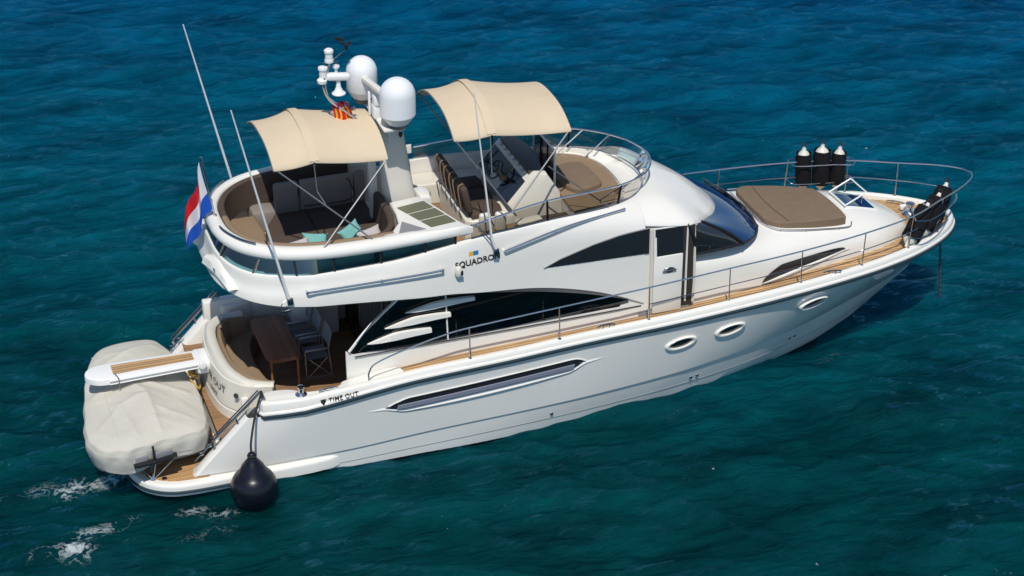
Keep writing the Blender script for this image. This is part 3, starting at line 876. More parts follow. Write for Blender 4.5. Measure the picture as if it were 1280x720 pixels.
def build_coach():
    mb = MB(); rows = []
    xs = 11.05 + (17.06 - 11.05) * (1 - (1 - np.linspace(0, 1, 70)) ** 1.5)
    As = np.concatenate([np.linspace(0, .25, 7)[:-1], np.linspace(.25, .75, 16)[:-1], np.linspace(.75, 1, 5)])
    for x in xs:
        half = [coach_pt(float(x), float(a)) for a in As]
        rows.append(half + [(p[0], -p[1], p[2]) for p in half[-2::-1]])
    mb.grid(rows)
    part('coachroof', mb, M['gel'], angle=50)
    # long dark side window with its white brow
    for sgn in (-1, 1):
        g = MB(); lo_, up = [], []
        for x in np.linspace(12.82, 14.95, 40):
            t = (x - 12.82) / 2.13
            zb = 2.20 + .26 * t
            zt = zb + .30 * (min(1, t / .22) ** .6) * (1 - t) ** .55 + .004
            def pt(z):
                # find a on the section with that height
                best = min((abs(coach_pt(x, a)[2] - z), a) for a in np.linspace(0, .6, 90))[1]
                p = coach_pt(x, best); return (p[0], sgn * (abs(p[1]) + .012), z)
            lo_.append(pt(zb)); up.append(pt(zt))
        md = [tuple((np.array(a) + np.array(b)) / 2 + np.array((0, sgn * .004, 0))) for a, b in zip(lo_, up)]
        g.grid([lo_, md, up])
        w = part('foredeck_side_window', g, M['dglass'])
        br = MB().tube([(p[0], p[1] + sgn * .008, p[2] - .015) for p in lo_[::4]] + [(15.05, lo_[-1][1] + sgn * .005, lo_[-1][2])], [.008, .03, .035, .03, .02, .006], 6)
        part('window_sill', br, M['gel'], w)
build_coach()

# ---- windscreen of the wheelhouse
def build_windscreen():
    base = [(11.16, -1.79, 3.24), (11.7, -1.78, 3.25), (12.2, -1.70, 3.24), (12.54, -1.50, 3.19), (12.82, -1.2, 3.13), (13.0, -.85, 3.10), (13.10, -.4, 3.09), (13.12, 0, 3.09)]
    top = [(10.95, -1.84, 4.0), (11.12, -1.76, 3.96), (11.30, -1.60, 3.89), (11.42, -1.45, 3.84), (11.64, -1.18, 3.74), (11.93, -.83, 3.63), (12.18, -.40, 3.56), (12.26, 0, 3.54)]
    full = lambda q: catmull(q + [(x, -y, z) for x, y, z in q[-2::-1]], 6)
    B, T = full(base), full(top)
    rows = []
    for t in np.linspace(0, 1, 8):
        rows.append([tuple(b.lerp(tp, t) + Vector((.05 * math.sin(math.pi * t), .05 * math.sin(math.pi * t) * (1 if b.y > 0 else -1) * min(1, abs(b.y)), .03 * math.sin(math.pi * t)))) for b, tp in zip(B, T)])
    nB = len(B); sp_ = 14
    cutc = lambda r, c0, c1: [q[c0:c1] for q in r]
    w = part('windscreen', MB().grid(cutc(rows, sp_, nB - sp_)), M['bglass'])
    for c0, c1 in ((0, sp_ + 1), (nB - sp_ - 1, nB)):
        part('windscreen_side_light', MB().grid(cutc(rows, c0, c1)), M['dglass'], w)
    k = MB().tube([tuple(b + Vector((.01, 0, .01))) for b in B], .028, 6)
    part('windscreen_gasket', k, M['frame'], w)
    for s in (-1, 1):
        part('windscreen_mullion', MB().tube([r[0 if s < 0 else -1] for r in rows], .04, 5), M['frame'], w)
        pil = [Vector(r[sp_ if s < 0 else -sp_ - 1]) for r in rows[::-1]]
        part('windscreen_pillar', MB().tube([p + Vector((.0, s * .01, .01)) for p in pil], [.025, .04, .05], 6), M['frame'], w)
    for s, yy in ((-1, -.8), (1, .05), (1, .62)):
        wp = MB()
        xb = 13.10 - .18 * yy * yy
        wp.tube([(xb, yy, 3.15), (xb - .02, yy + .35, 3.18), (xb - .12 - .2 * max(0, yy), yy + .72, 3.22)], .018, 6)
        wp.tube([(xb + .02, yy - .1, 3.18), (xb - .16 - .2 * max(0, yy), yy + .75, 3.28)], .012, 5)
        wp.box((xb + .02, yy - .03, 3.12), (.09, .09, .07), .02)
        part('windscreen_wiper', wp, M['dgrey'], w)
build_windscreen()

# ---- flybridge moulding
AFT = [(1.46, 0), (1.47, .55), (1.54, 1.05), (1.72, 1.5), (2.05, 1.88), (2.55, 2.10), (3.2, 2.19)]
BB = tab([(3.2, 2.19), (5.2, 2.18), (6, 2.13), (7, 2.03), (8, 1.945), (9, 1.91), (10, 1.875), (11.05, 1.84)])     # lower edge
BZ = tab([(1.4, 3.90), (1.8, 3.86), (2.5, 3.76), (3.2, 3.68), (4, 3.61), (5.1, 3.50), (5.9, 3.43), (6.5, 3.33), (7.5, 3.19), (8.2, 3.04), (9, 2.80), (9.6, 2.55), (9.95, 2.38), (10.1, 2.3)])
CBr = tab([(1.4, .022), (3.2, .022), (5, .024), (6, .026), (7, .03), (10, .045)])   # crease offset from lower edge (negative = proud)
CZr = tab([(1.4, 4.02), (2.5, 3.97), (4, 3.90), (5, 3.84), (6.3, 3.72), (7.5, 3.72), (8.2, 3.70), (10.1, 3.48)])
DB = tab([(1.4, .10), (3.2, .09), (5, .08), (6, .07), (7, .06), (8, .055), (9, .06), (10, .06), (11.05, .06)])
DZ = tab([(1.4, 4.18), (2.5, 4.12), (4, 4.10), (6, 4.14), (7, 4.14), (8, 4.14), (9, 4.18), (10, 4.12), (11.05, 4.06)])
EB = tab([(3.2, 2.04), (5, 2.02), (6, 1.98), (7, 1.90), (8, 1.77), (9, 1.63), (9.6, 1.48), (10.1, 1.22), (10.5, .85), (10.75, .4), (10.82, 0)])
EZ = tab([(1.4, 4.40), (2.5, 4.36), (3.2, 4.30), (4.5, 4.31), (5.8, 4.42), (6.5, 4.49), (7.2, 4.51), (8, 4.51), (9, 4.49), (10, 4.47), (10.82, 4.46)])
def fly_path(n=8):
    pts = catmull([(x, -y, 0) for x, y in AFT], n)
    P = [(p.x, p.y) for p in pts]
    for x in np.linspace(3.3, 10.05, 60): P.append((float(x), -float(BB(x))))
    return P
FP = fly_path()
def fly_rows():
    P = FP
    def off(fd, fz):
        d = [fd(p[0]) for p in P]
        q = path_offset(P, d)
        return [(x, min(y, 0), fz(P[i][0])) for i, (x, y) in enumerate(q)]
    aftk = lambda x: 1 if x < 3.2 else 0
    rows = []
    rows.append(off(lambda x: .45, lambda x: max(float(BZ(x)), 3.0) + .02))
    rows.append(off(lambda x: .04, lambda x: float(BZ(x))))
    rows.append(off(lambda x: .005, lambda x: float(BZ(x)) + .03))
    rows.append(off(lambda x: float(CBr(x)), lambda x: float(CZr(x))))
    mid = lambda x: (float(CZr(x)) + float(DZ(x))) / 2
    rows.append(off(lambda x: (float(CBr(x)) * .35 + float(DB(x)) * .65) - .01, mid))
    rows.append(off(lambda x: float(DB(x)), lambda x: float(DZ(x))))
    e = []
    for i, p in enumerate(P):
        x = p[0]
        if x < 3.25:
            q = path_offset(P, [.15] * len(P))[i]; e.append((q[0], q[1], float(EZ(x))))
        else:
            e.append((x, -float(EB(x)), float(EZ(x))))
    # rounded shoulder between D and E
    D = rows[-1]
    for t in (.3, .55, .78, .92):
        rows.append([(a[0] + (b[0]-a[0])*t, a[1] + (b[1]-a[1])*t - .0, a[2] + (b[2]-a[2])*(1 - (1-t)**1.7)) for a, b in zip(D, e)])
    rows.append(e)
    return rows
FR = fly_rows()
def fly_surf(x, z):
    """breadth of the moulding's outside at (x,z), starboard, x>3.3"""
    i = min(range(len(FP)), key=lambda k: abs(FP[k][0] - x) + (9 if FP[k][0] < 3.2 else 0))
    col = [r[i] for r in FR[1:]]
    return float(np.interp(z, [c[2] for c in col], [c[1] for c in col]))
def build_fly():
    mb = MB()
    rows = list(FR)
    E_ = rows[-1]
    inn = []
    for i, p in enumerate(E_):
        inn.append((p[0] + (.10 if FP[i][0] < 2.2 else 0), min(p[1] + .10, 0), p[2]))
    rows.append(inn)
    rows.append([(p[0], p[1], 3.72) for p in inn])
    mb.grid(rows); mb.mirror()
    f = part('flybridge_moulding', mb, M['gel'], angle=50)
    # ceiling over cockpit and saloon, and the flybridge sole
    def plate(d, z, xmax, name, m):
        q = path_offset(FP, d)
        pts = [(x, y) for (x, y), p in zip(q, FP) if p[0] < xmax]
        rows = [[(x, y * t, z) for x, y in pts] for t in (1, .5, 0, -.5, -1)]
        return part(name, MB().grid(rows), m, f)
    plate(.40, 3.78, 5.5, 'cockpit_ceiling', M['cream'])
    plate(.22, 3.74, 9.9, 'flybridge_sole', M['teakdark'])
    # nose: closed roof ahead of the flybridge, running into the visor above the windscreen
    nose = MB(); rr = []
    last = [r[-1] for r in FR[4:]]        # section where the tub ends (x about 10.05)
    lip = [(10.95, -1.87, 4.01), (11.22, -1.74, 3.95), (11.43, -1.52, 3.86), (11.68, -1.2, 3.75), (11.98, -.85, 3.64), (12.22, -.42, 3.57), (12.30, 0, 3.55)]
    up = catmull([(10.05, FR[-1][-1][1], FR[-1][-1][2]), (10.12, -1.18, 4.47), (10.42, -.9, 4.47), (10.7, -.5, 4.47), (10.80, 0, 4.47)], 6)
    lp = catmull([(10.05, FR[5][-1][1], FR[5][-1][2])] + [(10.5, -1.855, 4.06)] + lip, 6)
    def resample(P, n):
        L_ = [0]
        for a, b in zip(P[:-1], P[1:]): L_.append(L_[-1] + (b - a).length)
        s_ = np.linspace(0, L_[-1], n)
        return [Vector([float(np.interp(t, L_, [p[k] for p in P])) for k in range(3)]) for t in s_]
    N = 44
    U, Lp = resample(up, N), resample(lp, N)
    rows = []
    for t in np.linspace(0, 1, 14):
        r_ = []
        for a, b in zip(Lp, U):
            a = Vector(a); p = a.lerp(b, t)
            # fuller, rounded profile
            bul = math.sin(math.pi * t)
            out = Vector((b.x - a.x, b.y - a.y, 0))
            span = out.length
            p.z += bul * (.05 + .06 * t) * min(1, span / .4)
            p -= out * (bul * .07)
            wt = math.exp(-(len(r_) / 11.0) ** 2)
            tub = Vector((a.x + (b.x - a.x) * t, a.y + (b.y - a.y) * t, a.z + (b.z - a.z) * (1 - (1 - t) ** 1.7)))
            p = p.lerp(tub, wt)
            r_.append(tuple(p))
        rows.append(r_)
    lipin = [(x - .10, y + .05 if y < -.1 else y, z - .05) for x, y, z in rows[0]]
    edge = [(x + .004, y - .004 if y < -.05 else y, z - .03) for x, y, z in rows[0]]
    nose.grid([lipin, edge] + rows)
    flat = [(p.x, p.y, p.z) for p in U]
    nose.grid([flat, [(p[0] - .05, p[1] * .93, 4.47) for p in flat], [(p[0] - .10, p[1] * .90, 4.30) for p in flat]])
    nose.mirror()
    part('wheelhouse_roof', nose, M['gel'], angle=50)
    # pilothouse side windows: a dark blade along the moulding
    for sgn in (-1, 1):
        g = MB(); lo_, u_ = [], []
        for x in np.linspace(7.85, 10.14, 40):
            zb = float(np.interp(x, [7.85, 8.3, 10.14], [3.585, 3.56, 3.47]))
            zt = float(np.interp(x, [7.85, 8.2, 8.9, 9.5, 10.14], [3.59, 3.72, 3.90, 4.0, 4.04]))
            f_ = lambda z: (x, sgn * (abs(fly_surf(min(x, 10.0), z)) + .012), z)
            lo_.append(f_(zb)); u_.append(f_(zt))
        md = [tuple(np.array(a) * .5 + np.array(b) * .5) for a, b in zip(lo_, u_)]
        g.grid([lo_, md, u_])
        w = part('wheelhouse_side_window', g, M['dglass'])
        ed = MB().tube([(p[0], p[1], p[2]) for p in u_[::3]], .018, 5)
        part('window_frame', ed, M['grey'], w)
    # recessed reveal under the brow above the saloon window
    rv = MB(); a, b = [], []
    for x in np.linspace(5.6, 9.7, 40):
        a.append((x, -(float(BB(x)) - .02), float(BZ(x)) + .01)); 
        b.append((x, -(float(WALLB(x)) + .0), float(BZ(x)) - .10 * math.sin(math.pi * (x - 5.6) / 4.1) ** .6))
    rv.grid([a, b])
    part2('window_reveal', rv, M['grey'], f)
    # two upswept tips of the after brow
    for sgn in (-1, 1):
        tp = MB(); rws = []
        for (t) in np.linspace(0, 1, 10):
            y = 1.62 - 1.18 * t
            x = 1.74 - .22 * t - .05 * t * t
            hgt = .02 + .30 * min(1, t / .6) ** .8 - .08 * t ** 4
            thick = .04 + .10 * min(1, t / .5)
            z0 = 4.02 
            rws.append([(x - .02, sgn * y, z0), (x - .10, sgn * y, z0 + hgt * .3), (x - .06, sgn * y, z0 + hgt * .8), (x + .02, sgn * y, z0 + hgt), (x + thick, sgn * y, z0 + hgt * .9), (x + thick + .05, sgn * y, z0)])
        tp.grid(rws)
        tp.f.append(tuple(range(len(tp.v) - 6, len(tp.v)))); 
        part('stern_brow', tp, M['gel'])
        lm = MB().box((1.50, sgn * 1.0, 4.20), (.02, .06, .05), .01)
        part('stern_light', lm, M['black'])
    return f
fly = build_fly()

# ---- white ring round the after lounge, panes below it
RINGP = [(1.62, 0), (1.64, .42), (1.74, .85), (1.98, 1.30), (2.36, 1.66), (2.85, 1.90), (3.5, 2.03), (4.3, 2.07), (5.1, 2.05), (5.8, 2.02), (6.32, 1.99)]
def build_ring():
    pts = catmull([(x, -y, 0) for x, y in RINGP], 7)
    P = [(p.x, p.y) for p in pts]
    n = len(P)
    w = [1.0 if p[0] < 5.2 else max(.06, 1 - (p[0] - 5.2) / 1.14) for p in P]
    zo = [float(np.interp(p[0], [1.6, 2.5, 3.5, 4.5, 5.5, 6.32], [.0, .0, -.01, -.01, .0, .02])) for p in P]
    rows = []
    for (d, z) in ((.10, 4.60), (.03, 4.60), (0, 4.64), (0, 4.71), (.035, 4.765), (.09, 4.80), (.17, 4.815), (.24, 4.80), (.27, 4.76), (.27, 4.56)):
        q = path_offset(P, [d * k for k in w])
        rows.append([(x, min(y, 0), z + zo[i] + (1 - w[i]) * (.03 if z < 4.7 else -.03)) for i, (x, y) in enumerate(q)])
    mb = MB().grid(rows).mirror()
    r = part('lounge_coaming', mb, M['gel'], angle=50)
    # dark grab rail lying along the after quarter of the ring
    for sgn in (-1, 1):
        q = path_offset(P, .10)
        gr = MB().tube([(q[i][0], sgn * abs(q[i][1]), 4.86) for i in range(9, 26)], .017, 6)
        part('grab_rail', gr, M['dsteel'], r)
    # brown upholstery inside the ring
    up = MB()
    rows = []
    sel = [i for i in range(n) if P[i][0] < 4.9]
    for (d, z) in ((.28, 4.77), (.31, 4.80), (.36, 4.80), (.40, 4.77), (.44, 4.2)):
        q = path_offset(P, d)
        rows.append([(q[i][0], min(q[i][1], 0), z) for i in sel])
    stb = MB().grid(rows)
    part('lounge_backrest', stb, M['tan']); part('lounge_backrest', stb.mirrored(), M['brown'])
    ln = MB(); q = path_offset(P, .34)
    sel2 = [i for i in range(n) if P[i][0] < 5.4]
    ln.grid([[(q[i][0], min(q[i][1], 0), z) for i in sel2] for z in (3.76, 4.62)]); ln.mirror()
    part('lounge_lining', ln, M['cream'], r)
    # panes between moulding and ring
    mo = path_offset(P, .07)
    low = path_offset(FP, .17)
    def lowpt(x_, y_):
        j = min(range(len(low)), key=lambda k: (low[k][0]-x_)**2 + (low[k][1]-y_)**2)
        return low[j][0], low[j][1], float(EZ(FP[j][0])) - .02
    cuts = [0, 14, 26, 35, 43, 51, 59, 66]
    for sgn in (-1, 1):
        for a, b in zip(cuts[:-1], cuts[1:]):
            top, bot = [], []
            for i in range(a, min(b + 1, n)):
                x, y = mo[i]; y = min(y, 0)
                lx, ly, lz = lowpt(x, y)
                if x > 3.25: ly = -float(EB(x)) + .035; lz = float(EZ(x)) - .01; lx = x
                top.append((x, sgn * abs(y), 4.60 + (.04 if x > 5.5 else 0))); bot.append((lx, sgn * abs(ly), lz))
            if len(top) < 2: continue
            gp = part('windbreak_pane', MB().grid([bot, top]), M['tealpane'])
            pm = MB().tube([bot[-1], top[-1]], .026, 6)
            part('pane_post', pm, M['frame'], gp)
build_ring()

# ---- after lounge upholstery
def build_lounge():
    q = [(p.x, p.y) for p in catmull([(x, -y, 0) for x, y in RINGP[:8]], 6)]
    inn = path_offset(q, .42)
    st = [(x, y) for x, y in inn]
    aft = MB()
    o = [(x, y) for x, y in st if x < 2.9]
    aft.slab([(2.75, 1.0), (1.98, 1.0)] + [(max(x, 2.0), min(y, -.0)) for x, y in o if y < -.05] + [(2.86, -.9), (2.70, -.4), (2.78, .2)], 3.75, 4.22, .07, 4)
    part('lounge_seat', aft, M['tan'])
    sd = MB().slab([(2.9, -.95), (3.0, -1.56), (3.6, -1.62), (4.5, -1.62), (4.85, -1.3), (4.98, -.9), (4.98, -.75)] + [(2.82, -.75)], 3.75, 4.22, .06, 4)
    part('lounge_seat', sd, M['tan'])
    fl = MB().slab([(2.84, -.72), (4.98, -.72), (5.02, .05), (5.02, .98), (3.15, .98), (2.82, .4), (2.75, 0)], 3.75, 4.19, .05, 3)
    part('lounge_sunpad', fl, M['brown'])
    sm = MB()
    for x in (3.75,): sm.tube([(x, -.7, 4.195), (x + .02, .95, 4.195)], .012, 5)
    part('cushion_seam', sm, M['black'])
    # backrest screen along the ladder well on the port side
    for (x0, x1) in ((3.16, 3.66), (3.69, 4.78), (4.81, 5.05)):
        b = MB().box(((x0 + x1) / 2, 1.06, 4.34), (x1 - x0, .16, .92 if x0 < 4.8 else .98), .06, seg=3)
        part('lounge_back_panel', b, M['greytaupe'])
    pp = MB().tube([(3.75, .968, 4.26), (4.72, .968, 4.26), (4.74, .968, 4.6), (4.66, .968, 4.74)], .014, 5, smooth=4)
    part('cushion_piping', pp, M['brown'])
    wl = MB().box((2.95, 1.25, 3.98), (.5, .5, .5), .08)
    part('lounge_armrest', wl, M['greytaupe'])
    # forward end of the lounge: curved back, brown inside, white outside
    arc = [(4.45, -1.80), (4.75, -1.66), (4.98, -1.36), (5.08, -.95), (5.11, -.45), (5.11, .1)]
    P = [(p.x, p.y) for p in catmull([(x, y, 0) for x, y in arc], 6)]
    rows = []
    for (d, z) in ((.16, 4.2), (.13, 4.74), (.09, 4.78), (.04, 4.78), (.0, 4.75), (0, 4.2)):
        rows.append([(x, y, z) for x, y in path_offset(P, d)])
    part('lounge_backrest', MB().grid(rows), M['brown'])
    bar = MB().slab([(4.85, -1.60), (5.06, -1.34), (5.13, -.95), (5.15, -.45), (5.75, -.36), (5.92, -.85), (6.16, -1.60), (5.4, -1.66)], 3.75, 4.68, .02, 2)
    top = MB().slab([(4.55, -1.84), (4.85, -1.66), (5.06, -1.36), (5.13, -.95), (5.15, -.45), (5.75, -.36), (5.95, -.85), (6.20, -1.66), (6.28, -1.84), (6.38, -1.965), (6.30, -1.985), (5.9, -1.99), (5.2, -1.99), (4.7, -1.97)], 4.64, 4.782, .035, 3)
    br = part('wet_bar', bar, M['gel']); part('bar_top', top, M['gel'], br)
    c = [Vector((5.20, -.72, 4.788)), Vector((5.78, -.60, 4.788)), Vector((6.14, -1.72, 4.788)), Vector((5.62, -1.80, 4.788))]
    for k in range(3):
        t0, t1 = .03 + k * .325, .03 + k * .325 + .285
        a = c[0].lerp(c[3], t0); b = c[1].lerp(c[2], t0); d = c[1].lerp(c[2], t1); e = c[0].lerp(c[3], t1)
        sp = MB().add([a, b, d, e] + [p + Vector((0, 0, .008)) for p in (a, b, d, e)], [(4, 5, 6, 7), (0, 1, 5, 4), (1, 2, 6, 5), (2, 3, 7, 6), (3, 0, 4, 7)])
        part('solar_panel', sp, M['solar'], br)
    sk = MB().add([(5.14, -1.34, 4.787), (5.50, -1.80, 4.787), (4.95, -1.80, 4.787)], [(0, 1, 2)])
    part('speaker_grille', sk, M['grey'], br)
    fd = MB().slab([(5.82, -.30), (6.05, -.30), (6.12, -.05), (6.05, .2), (5.82, .2)], 3.75, 4.72, .08, 4)
    part('mast_plinth', fd, M['gel'])
build_lounge()

# ---- mast, radomes, radar, instrument arm
def build_mast():
    mb = MB(); rows = []
    for (z, x0, x1, w) in ((3.75, 5.16, 5.86, .20), (4.6, 5.14, 5.80, .19), (5.5, 5.10, 5.68, .16), (6.2, 5.06, 5.57, .14), (6.36, 5.02, 5.58, .16), (6.45, 5.0, 5.56, .15)):
        n = 20; r = []
        for k in range(n):
            a = 2 * math.pi * k / n
            cx, sx = math.cos(a), math.sin(a)
            r.append(((x0 + x1)/2 + (x1 - x0)/2 * math.copysign(abs(cx) ** .6, cx), w * math.copysign(abs(sx) ** .8, sx), z))
        rows.append(r)
    mb.grid(rows, closed_u=True); mb.f.append(tuple(range(len(mb.v) - 20, len(mb.v))))
    m = part('radar_mast', mb, M['mast'])
    leg = MB(); 
    leg.grid([[(x + dx, y, z) for dx, y in ((-.08, .12), (.08, .12), (.08, .26), (-.08, .26))] for x, z in ((5.02, 3.75), (4.98, 5.2), (4.96, 6.1))], closed_u=True)
    part('mast_leg', leg, M['mast'], m)
    brk = MB()
    brk.box((5.22, 0, 6.44), (.42, 1.5, .07), .03)
    brk.tube([(5.3, -.55, 6.45), (5.25, -.2, 6.28)], .05, 8); brk.tube([(5.1, .55, 6.5), (5.2, .2, 6.28)], .05, 8)
    part('dome_bracket', brk, M['mast'], m)
    def dome(c, r, h, z0):
        prof = [(0, 0), (r * .62, 0), (r * .66, .03), (r * .93, .16), (r, .19), (r, h - r)]
        for k in range(1, 11):
            a = k / 10 * math.pi / 2
            prof.append((r * math.cos(a), h - r + r * math.sin(a)))
        return MB().lathe(prof, (c[0], c[1], z0), 32)
    part('satellite_dome', dome((5.33, -.62), .345, .93, 6.53), M['dome'])
    part('satellite_dome', dome((4.96, .60), .305, .86, 6.62), M['dome'])
    for c, r, z in (((5.33, -.62), .23, 6.50), ((4.96, .60), .21, 6.59)): part('dome_foot', MB().lathe([(0, -.07), (r * .6, -.07), (r, .03)], (*c, z), 24), M['dgrey'], m)
    rd = MB()
    q = Vector((1, 0, 0)).rotation_difference(Vector((.18, -1, 0)))
    rd.box((5.0, -.03, 7.12), (1.12, .13, .11), .03, q)
    r = part('radar_scanner', rd, M['mast'])
    pe = MB().box((5.12, -.1, 6.85), (.28, .24, .26), .06, seg=3); pe.box((5.08, -.08, 6.60), (.22, .22, .3), .04)
    pe.box((4.95, .05, 6.72), (.05, .06, .5), .02); pe.box((5.24, -.26, 6.3), (.05, .06, .7), .02)
    part('scanner_pedestal', pe, M['dome'], r)
    # tube arm reaching aft with lights and sensors
    arm = MB()
    for dy in (-.07, .07):
        arm.tube([(5.0, dy, 6.38), (4.75, dy, 6.40), (4.45, dy, 6.66), (4.16, dy, 6.92), (4.07, dy, 7.15), (4.05, dy, 7.42)], .024, 8, smooth=6)
    arm.tube([(4.05, -.08, 7.36), (4.05, .08, 7.36)], .024, 8)
    arm.tube([(4.10, 0, 7.4), (4.17, 0, 7.62), (4.20, 0, 7.7)], .022, 8)
    a = part('instrument_arm', arm, M['steel'])
    hn = MB().box((4.34, 0, 7.38), (.46, .17, .14), .05, Quaternion((0, 1, 0), .12), 3)
    part('loudhailer', hn, M['white'], a)
    cp = MB().lathe([(0, .0), (.13, .0), (.135, .02), (.08, .07), (.045, .16), (.04, .3), (0, .3)], (4.34, 0, 7.02), 18)
    part('gps_antenna', cp, M['white'], a)
    nl = MB().lathe([(0, 0), (.085, 0), (.085, .05), (.075, .055), (.075, .19), (.09, .195), (.09, .24), (.06, .265), (0, .265)], (4.18, 0, 7.70), 18)
    part('masthead_light', nl, M['white'], a)
    nl2 = MB().lathe([(0, 0), (.075, 0), (.075, .2), (.095, .205), (.09, .25), (0, .26)], (4.05, 0, 7.36), 18); nl2.lathe([(0, 0), (.09, .02), (.1, .08), (.06, .12), (0, .13)], (4.02, -.02, 7.28), 14)
    part('navigation_light', nl2, M['white'], a)
    nl3 = MB().lathe([(0, 0), (.03, 0), (.03, .08), (.07, .09), (.07, .13), (0, .14)], (4.32, .05, 7.46), 14)
    part('gps_antenna', nl3, M['white'], a)
    pl = MB().tube([(4.05, 0, 7.69), (4.36, 0, 7.69)], .012, 6); pl.tube([(4.2, 0, 7.7), (4.64, .45, 7.74)], .010, 6)
    part('sensor_bracket', pl, M['steel'], a)
    wv = MB().lathe([(0, -.03), (.03, -.02), (.03, .1), (0, .12)], (4.64, .45, 7.74), 10)
    for k in range(3):
        an = 2.1 * k + .4
        cx, cy = 4.64 + .085 * math.cos(an), .45 + .085 * math.sin(an)
        wv.tube([(4.64, .45, 7.84), (cx, cy, 7.84)], .006, 5); wv.lathe([(0, -.03), (.035, -.02), (.04, .02), (0, .03)], (cx, cy, 7.84), 8)
    wv.box((4.53, .55, 7.91), (.18, .012, .07), .004, Quaternion((0, 0, 1), -.6))
    part('wind_sensor', wv, M['black'], a)
    sp = MB().lathe([(0, 0), (.05, .01), (.065, .05), (.05, .1), (0, .11)], (4.47, 0, 6.72), 14); sp.lathe([(0, 0), (.04, .01), (.05, .05), (0, .09)], (4.62, 0, 6.64), 12)
    part('search_light', sp, M['dsteel'], a)
    # shield emblem on the starboard face
    em = MB().add([(5.46, -.155, 6.12), (5.54, -.15, 6.12), (5.535, -.153, 6.04), (5.50, -.155, 5.99), (5.465, -.157, 6.04)], [(0, 1, 2, 3, 4)])
    em.v = [(x, y - .012, z) for x, y, z in em.v]
    part('emblem', em, M['ink'], m)
build_mast()

# ---- biminis
def build_bimini(bows, hw, legs, braces, sag=.05):
    """bows: list of (x, edge z, crown z)"""
    nb = len(bows); rows = []
    ny = 24; nx = 10
    B = []
    for (x, ze, zc) in bows:
        B.append([Vector((x, hw * s, zc - (zc - ze) * abs(s) ** 2.6)) for s in np.linspace(-1, 1, ny + 1)])
    for i in range(nb - 1):
        for k in range(nx + (1 if i == nb - 2 else 0)):
            t = k / nx
            r = []
            for j in range(ny + 1):
                s = -1 + 2 * j / ny
                a, b = B[i][j], B[i + 1][j]
                p = a.lerp(b, t)
                cv = math.sin(math.pi * t)
                p.z -= sag * cv * (.6 + .4 * abs(s))
                p.y *= 1 - .035 * cv * abs(s) ** 4
                r.append(tuple(p))
            rows.append(r)
    top = rows; 
    bot = [[(x, y, z - .012) for x, y, z in r] for r in rows]
    # short skirt at front and back
    mb = MB().grid(top).grid(bot, flip=True)
    rim = []
    loop = [r[0] for r in top] + top[-1][1:] + [r[-1] for r in top[::-1]][1:] + top[0][::-1][1:]
    mb.grid([loop, [(x, y, z - .035) for x, y, z in loop]])
    c = part('bimini_canopy', mb, M['canvas'], angle=60)
    fm = MB()
    for bw in B: fm.tube([tuple(p - Vector((0, 0, .03))) for p in bw], .016, 6)
    for P in legs:
        for sgn in (-1, 1):
            fm.tube([(x, sgn * y, z) for x, y, z in P], .017, 6, smooth=4 if len(P) > 2 else 0)
    for P in braces:
        for sgn in (-1, 1): fm.tube([(x, sgn * y, z) for x, y, z in P], .012, 6)
    part('bimini_frame', fm, M['tube'], c)
    # seam bands over the middle bows
    for bw in B[1:-1]:
        pts = [tuple(p + Vector((0, 0, .008))) for p in bw]
        sb = MB().grid([[(x - .09, y, z - .004) for x, y, z in pts], [(x, y, z) for x, y, z in pts], [(x + .09, y, z - .004) for x, y, z in pts]])
        part('bimini_seam', sb, M['canvas'], c)
build_bimini([(2.74, 6.17, 6.46), (3.52, 6.23, 6.66), (4.96, 6.07, 6.46)], 1.15,
             [[(2.80, 1.12, 6.14), (4.40, 1.9, 4.80)], [(4.9, 1.13, 6.0), (3.45, 1.92, 4.80)]],
             [[(3.52, 1.13, 6.2), (3.55, 1.16, 5.6), (3.62, 1.52, 5.48)]])
build_bimini([(6.26, 6.28, 6.64), (7.02, 6.30, 6.78), (8.66, 6.14, 6.46)], 1.22,
             [[(6.3, 1.2, 6.25), (7.35, 1.72, 4.72)], [(8.6, 1.2, 6.1), (7.25, 1.72, 4.82)]],
             [[(8.1, 1.45, 5.55), (9.35, 1.55, 4.52)], [(7.0, 1.2, 6.25), (6.95, 1.42, 5.55)]])

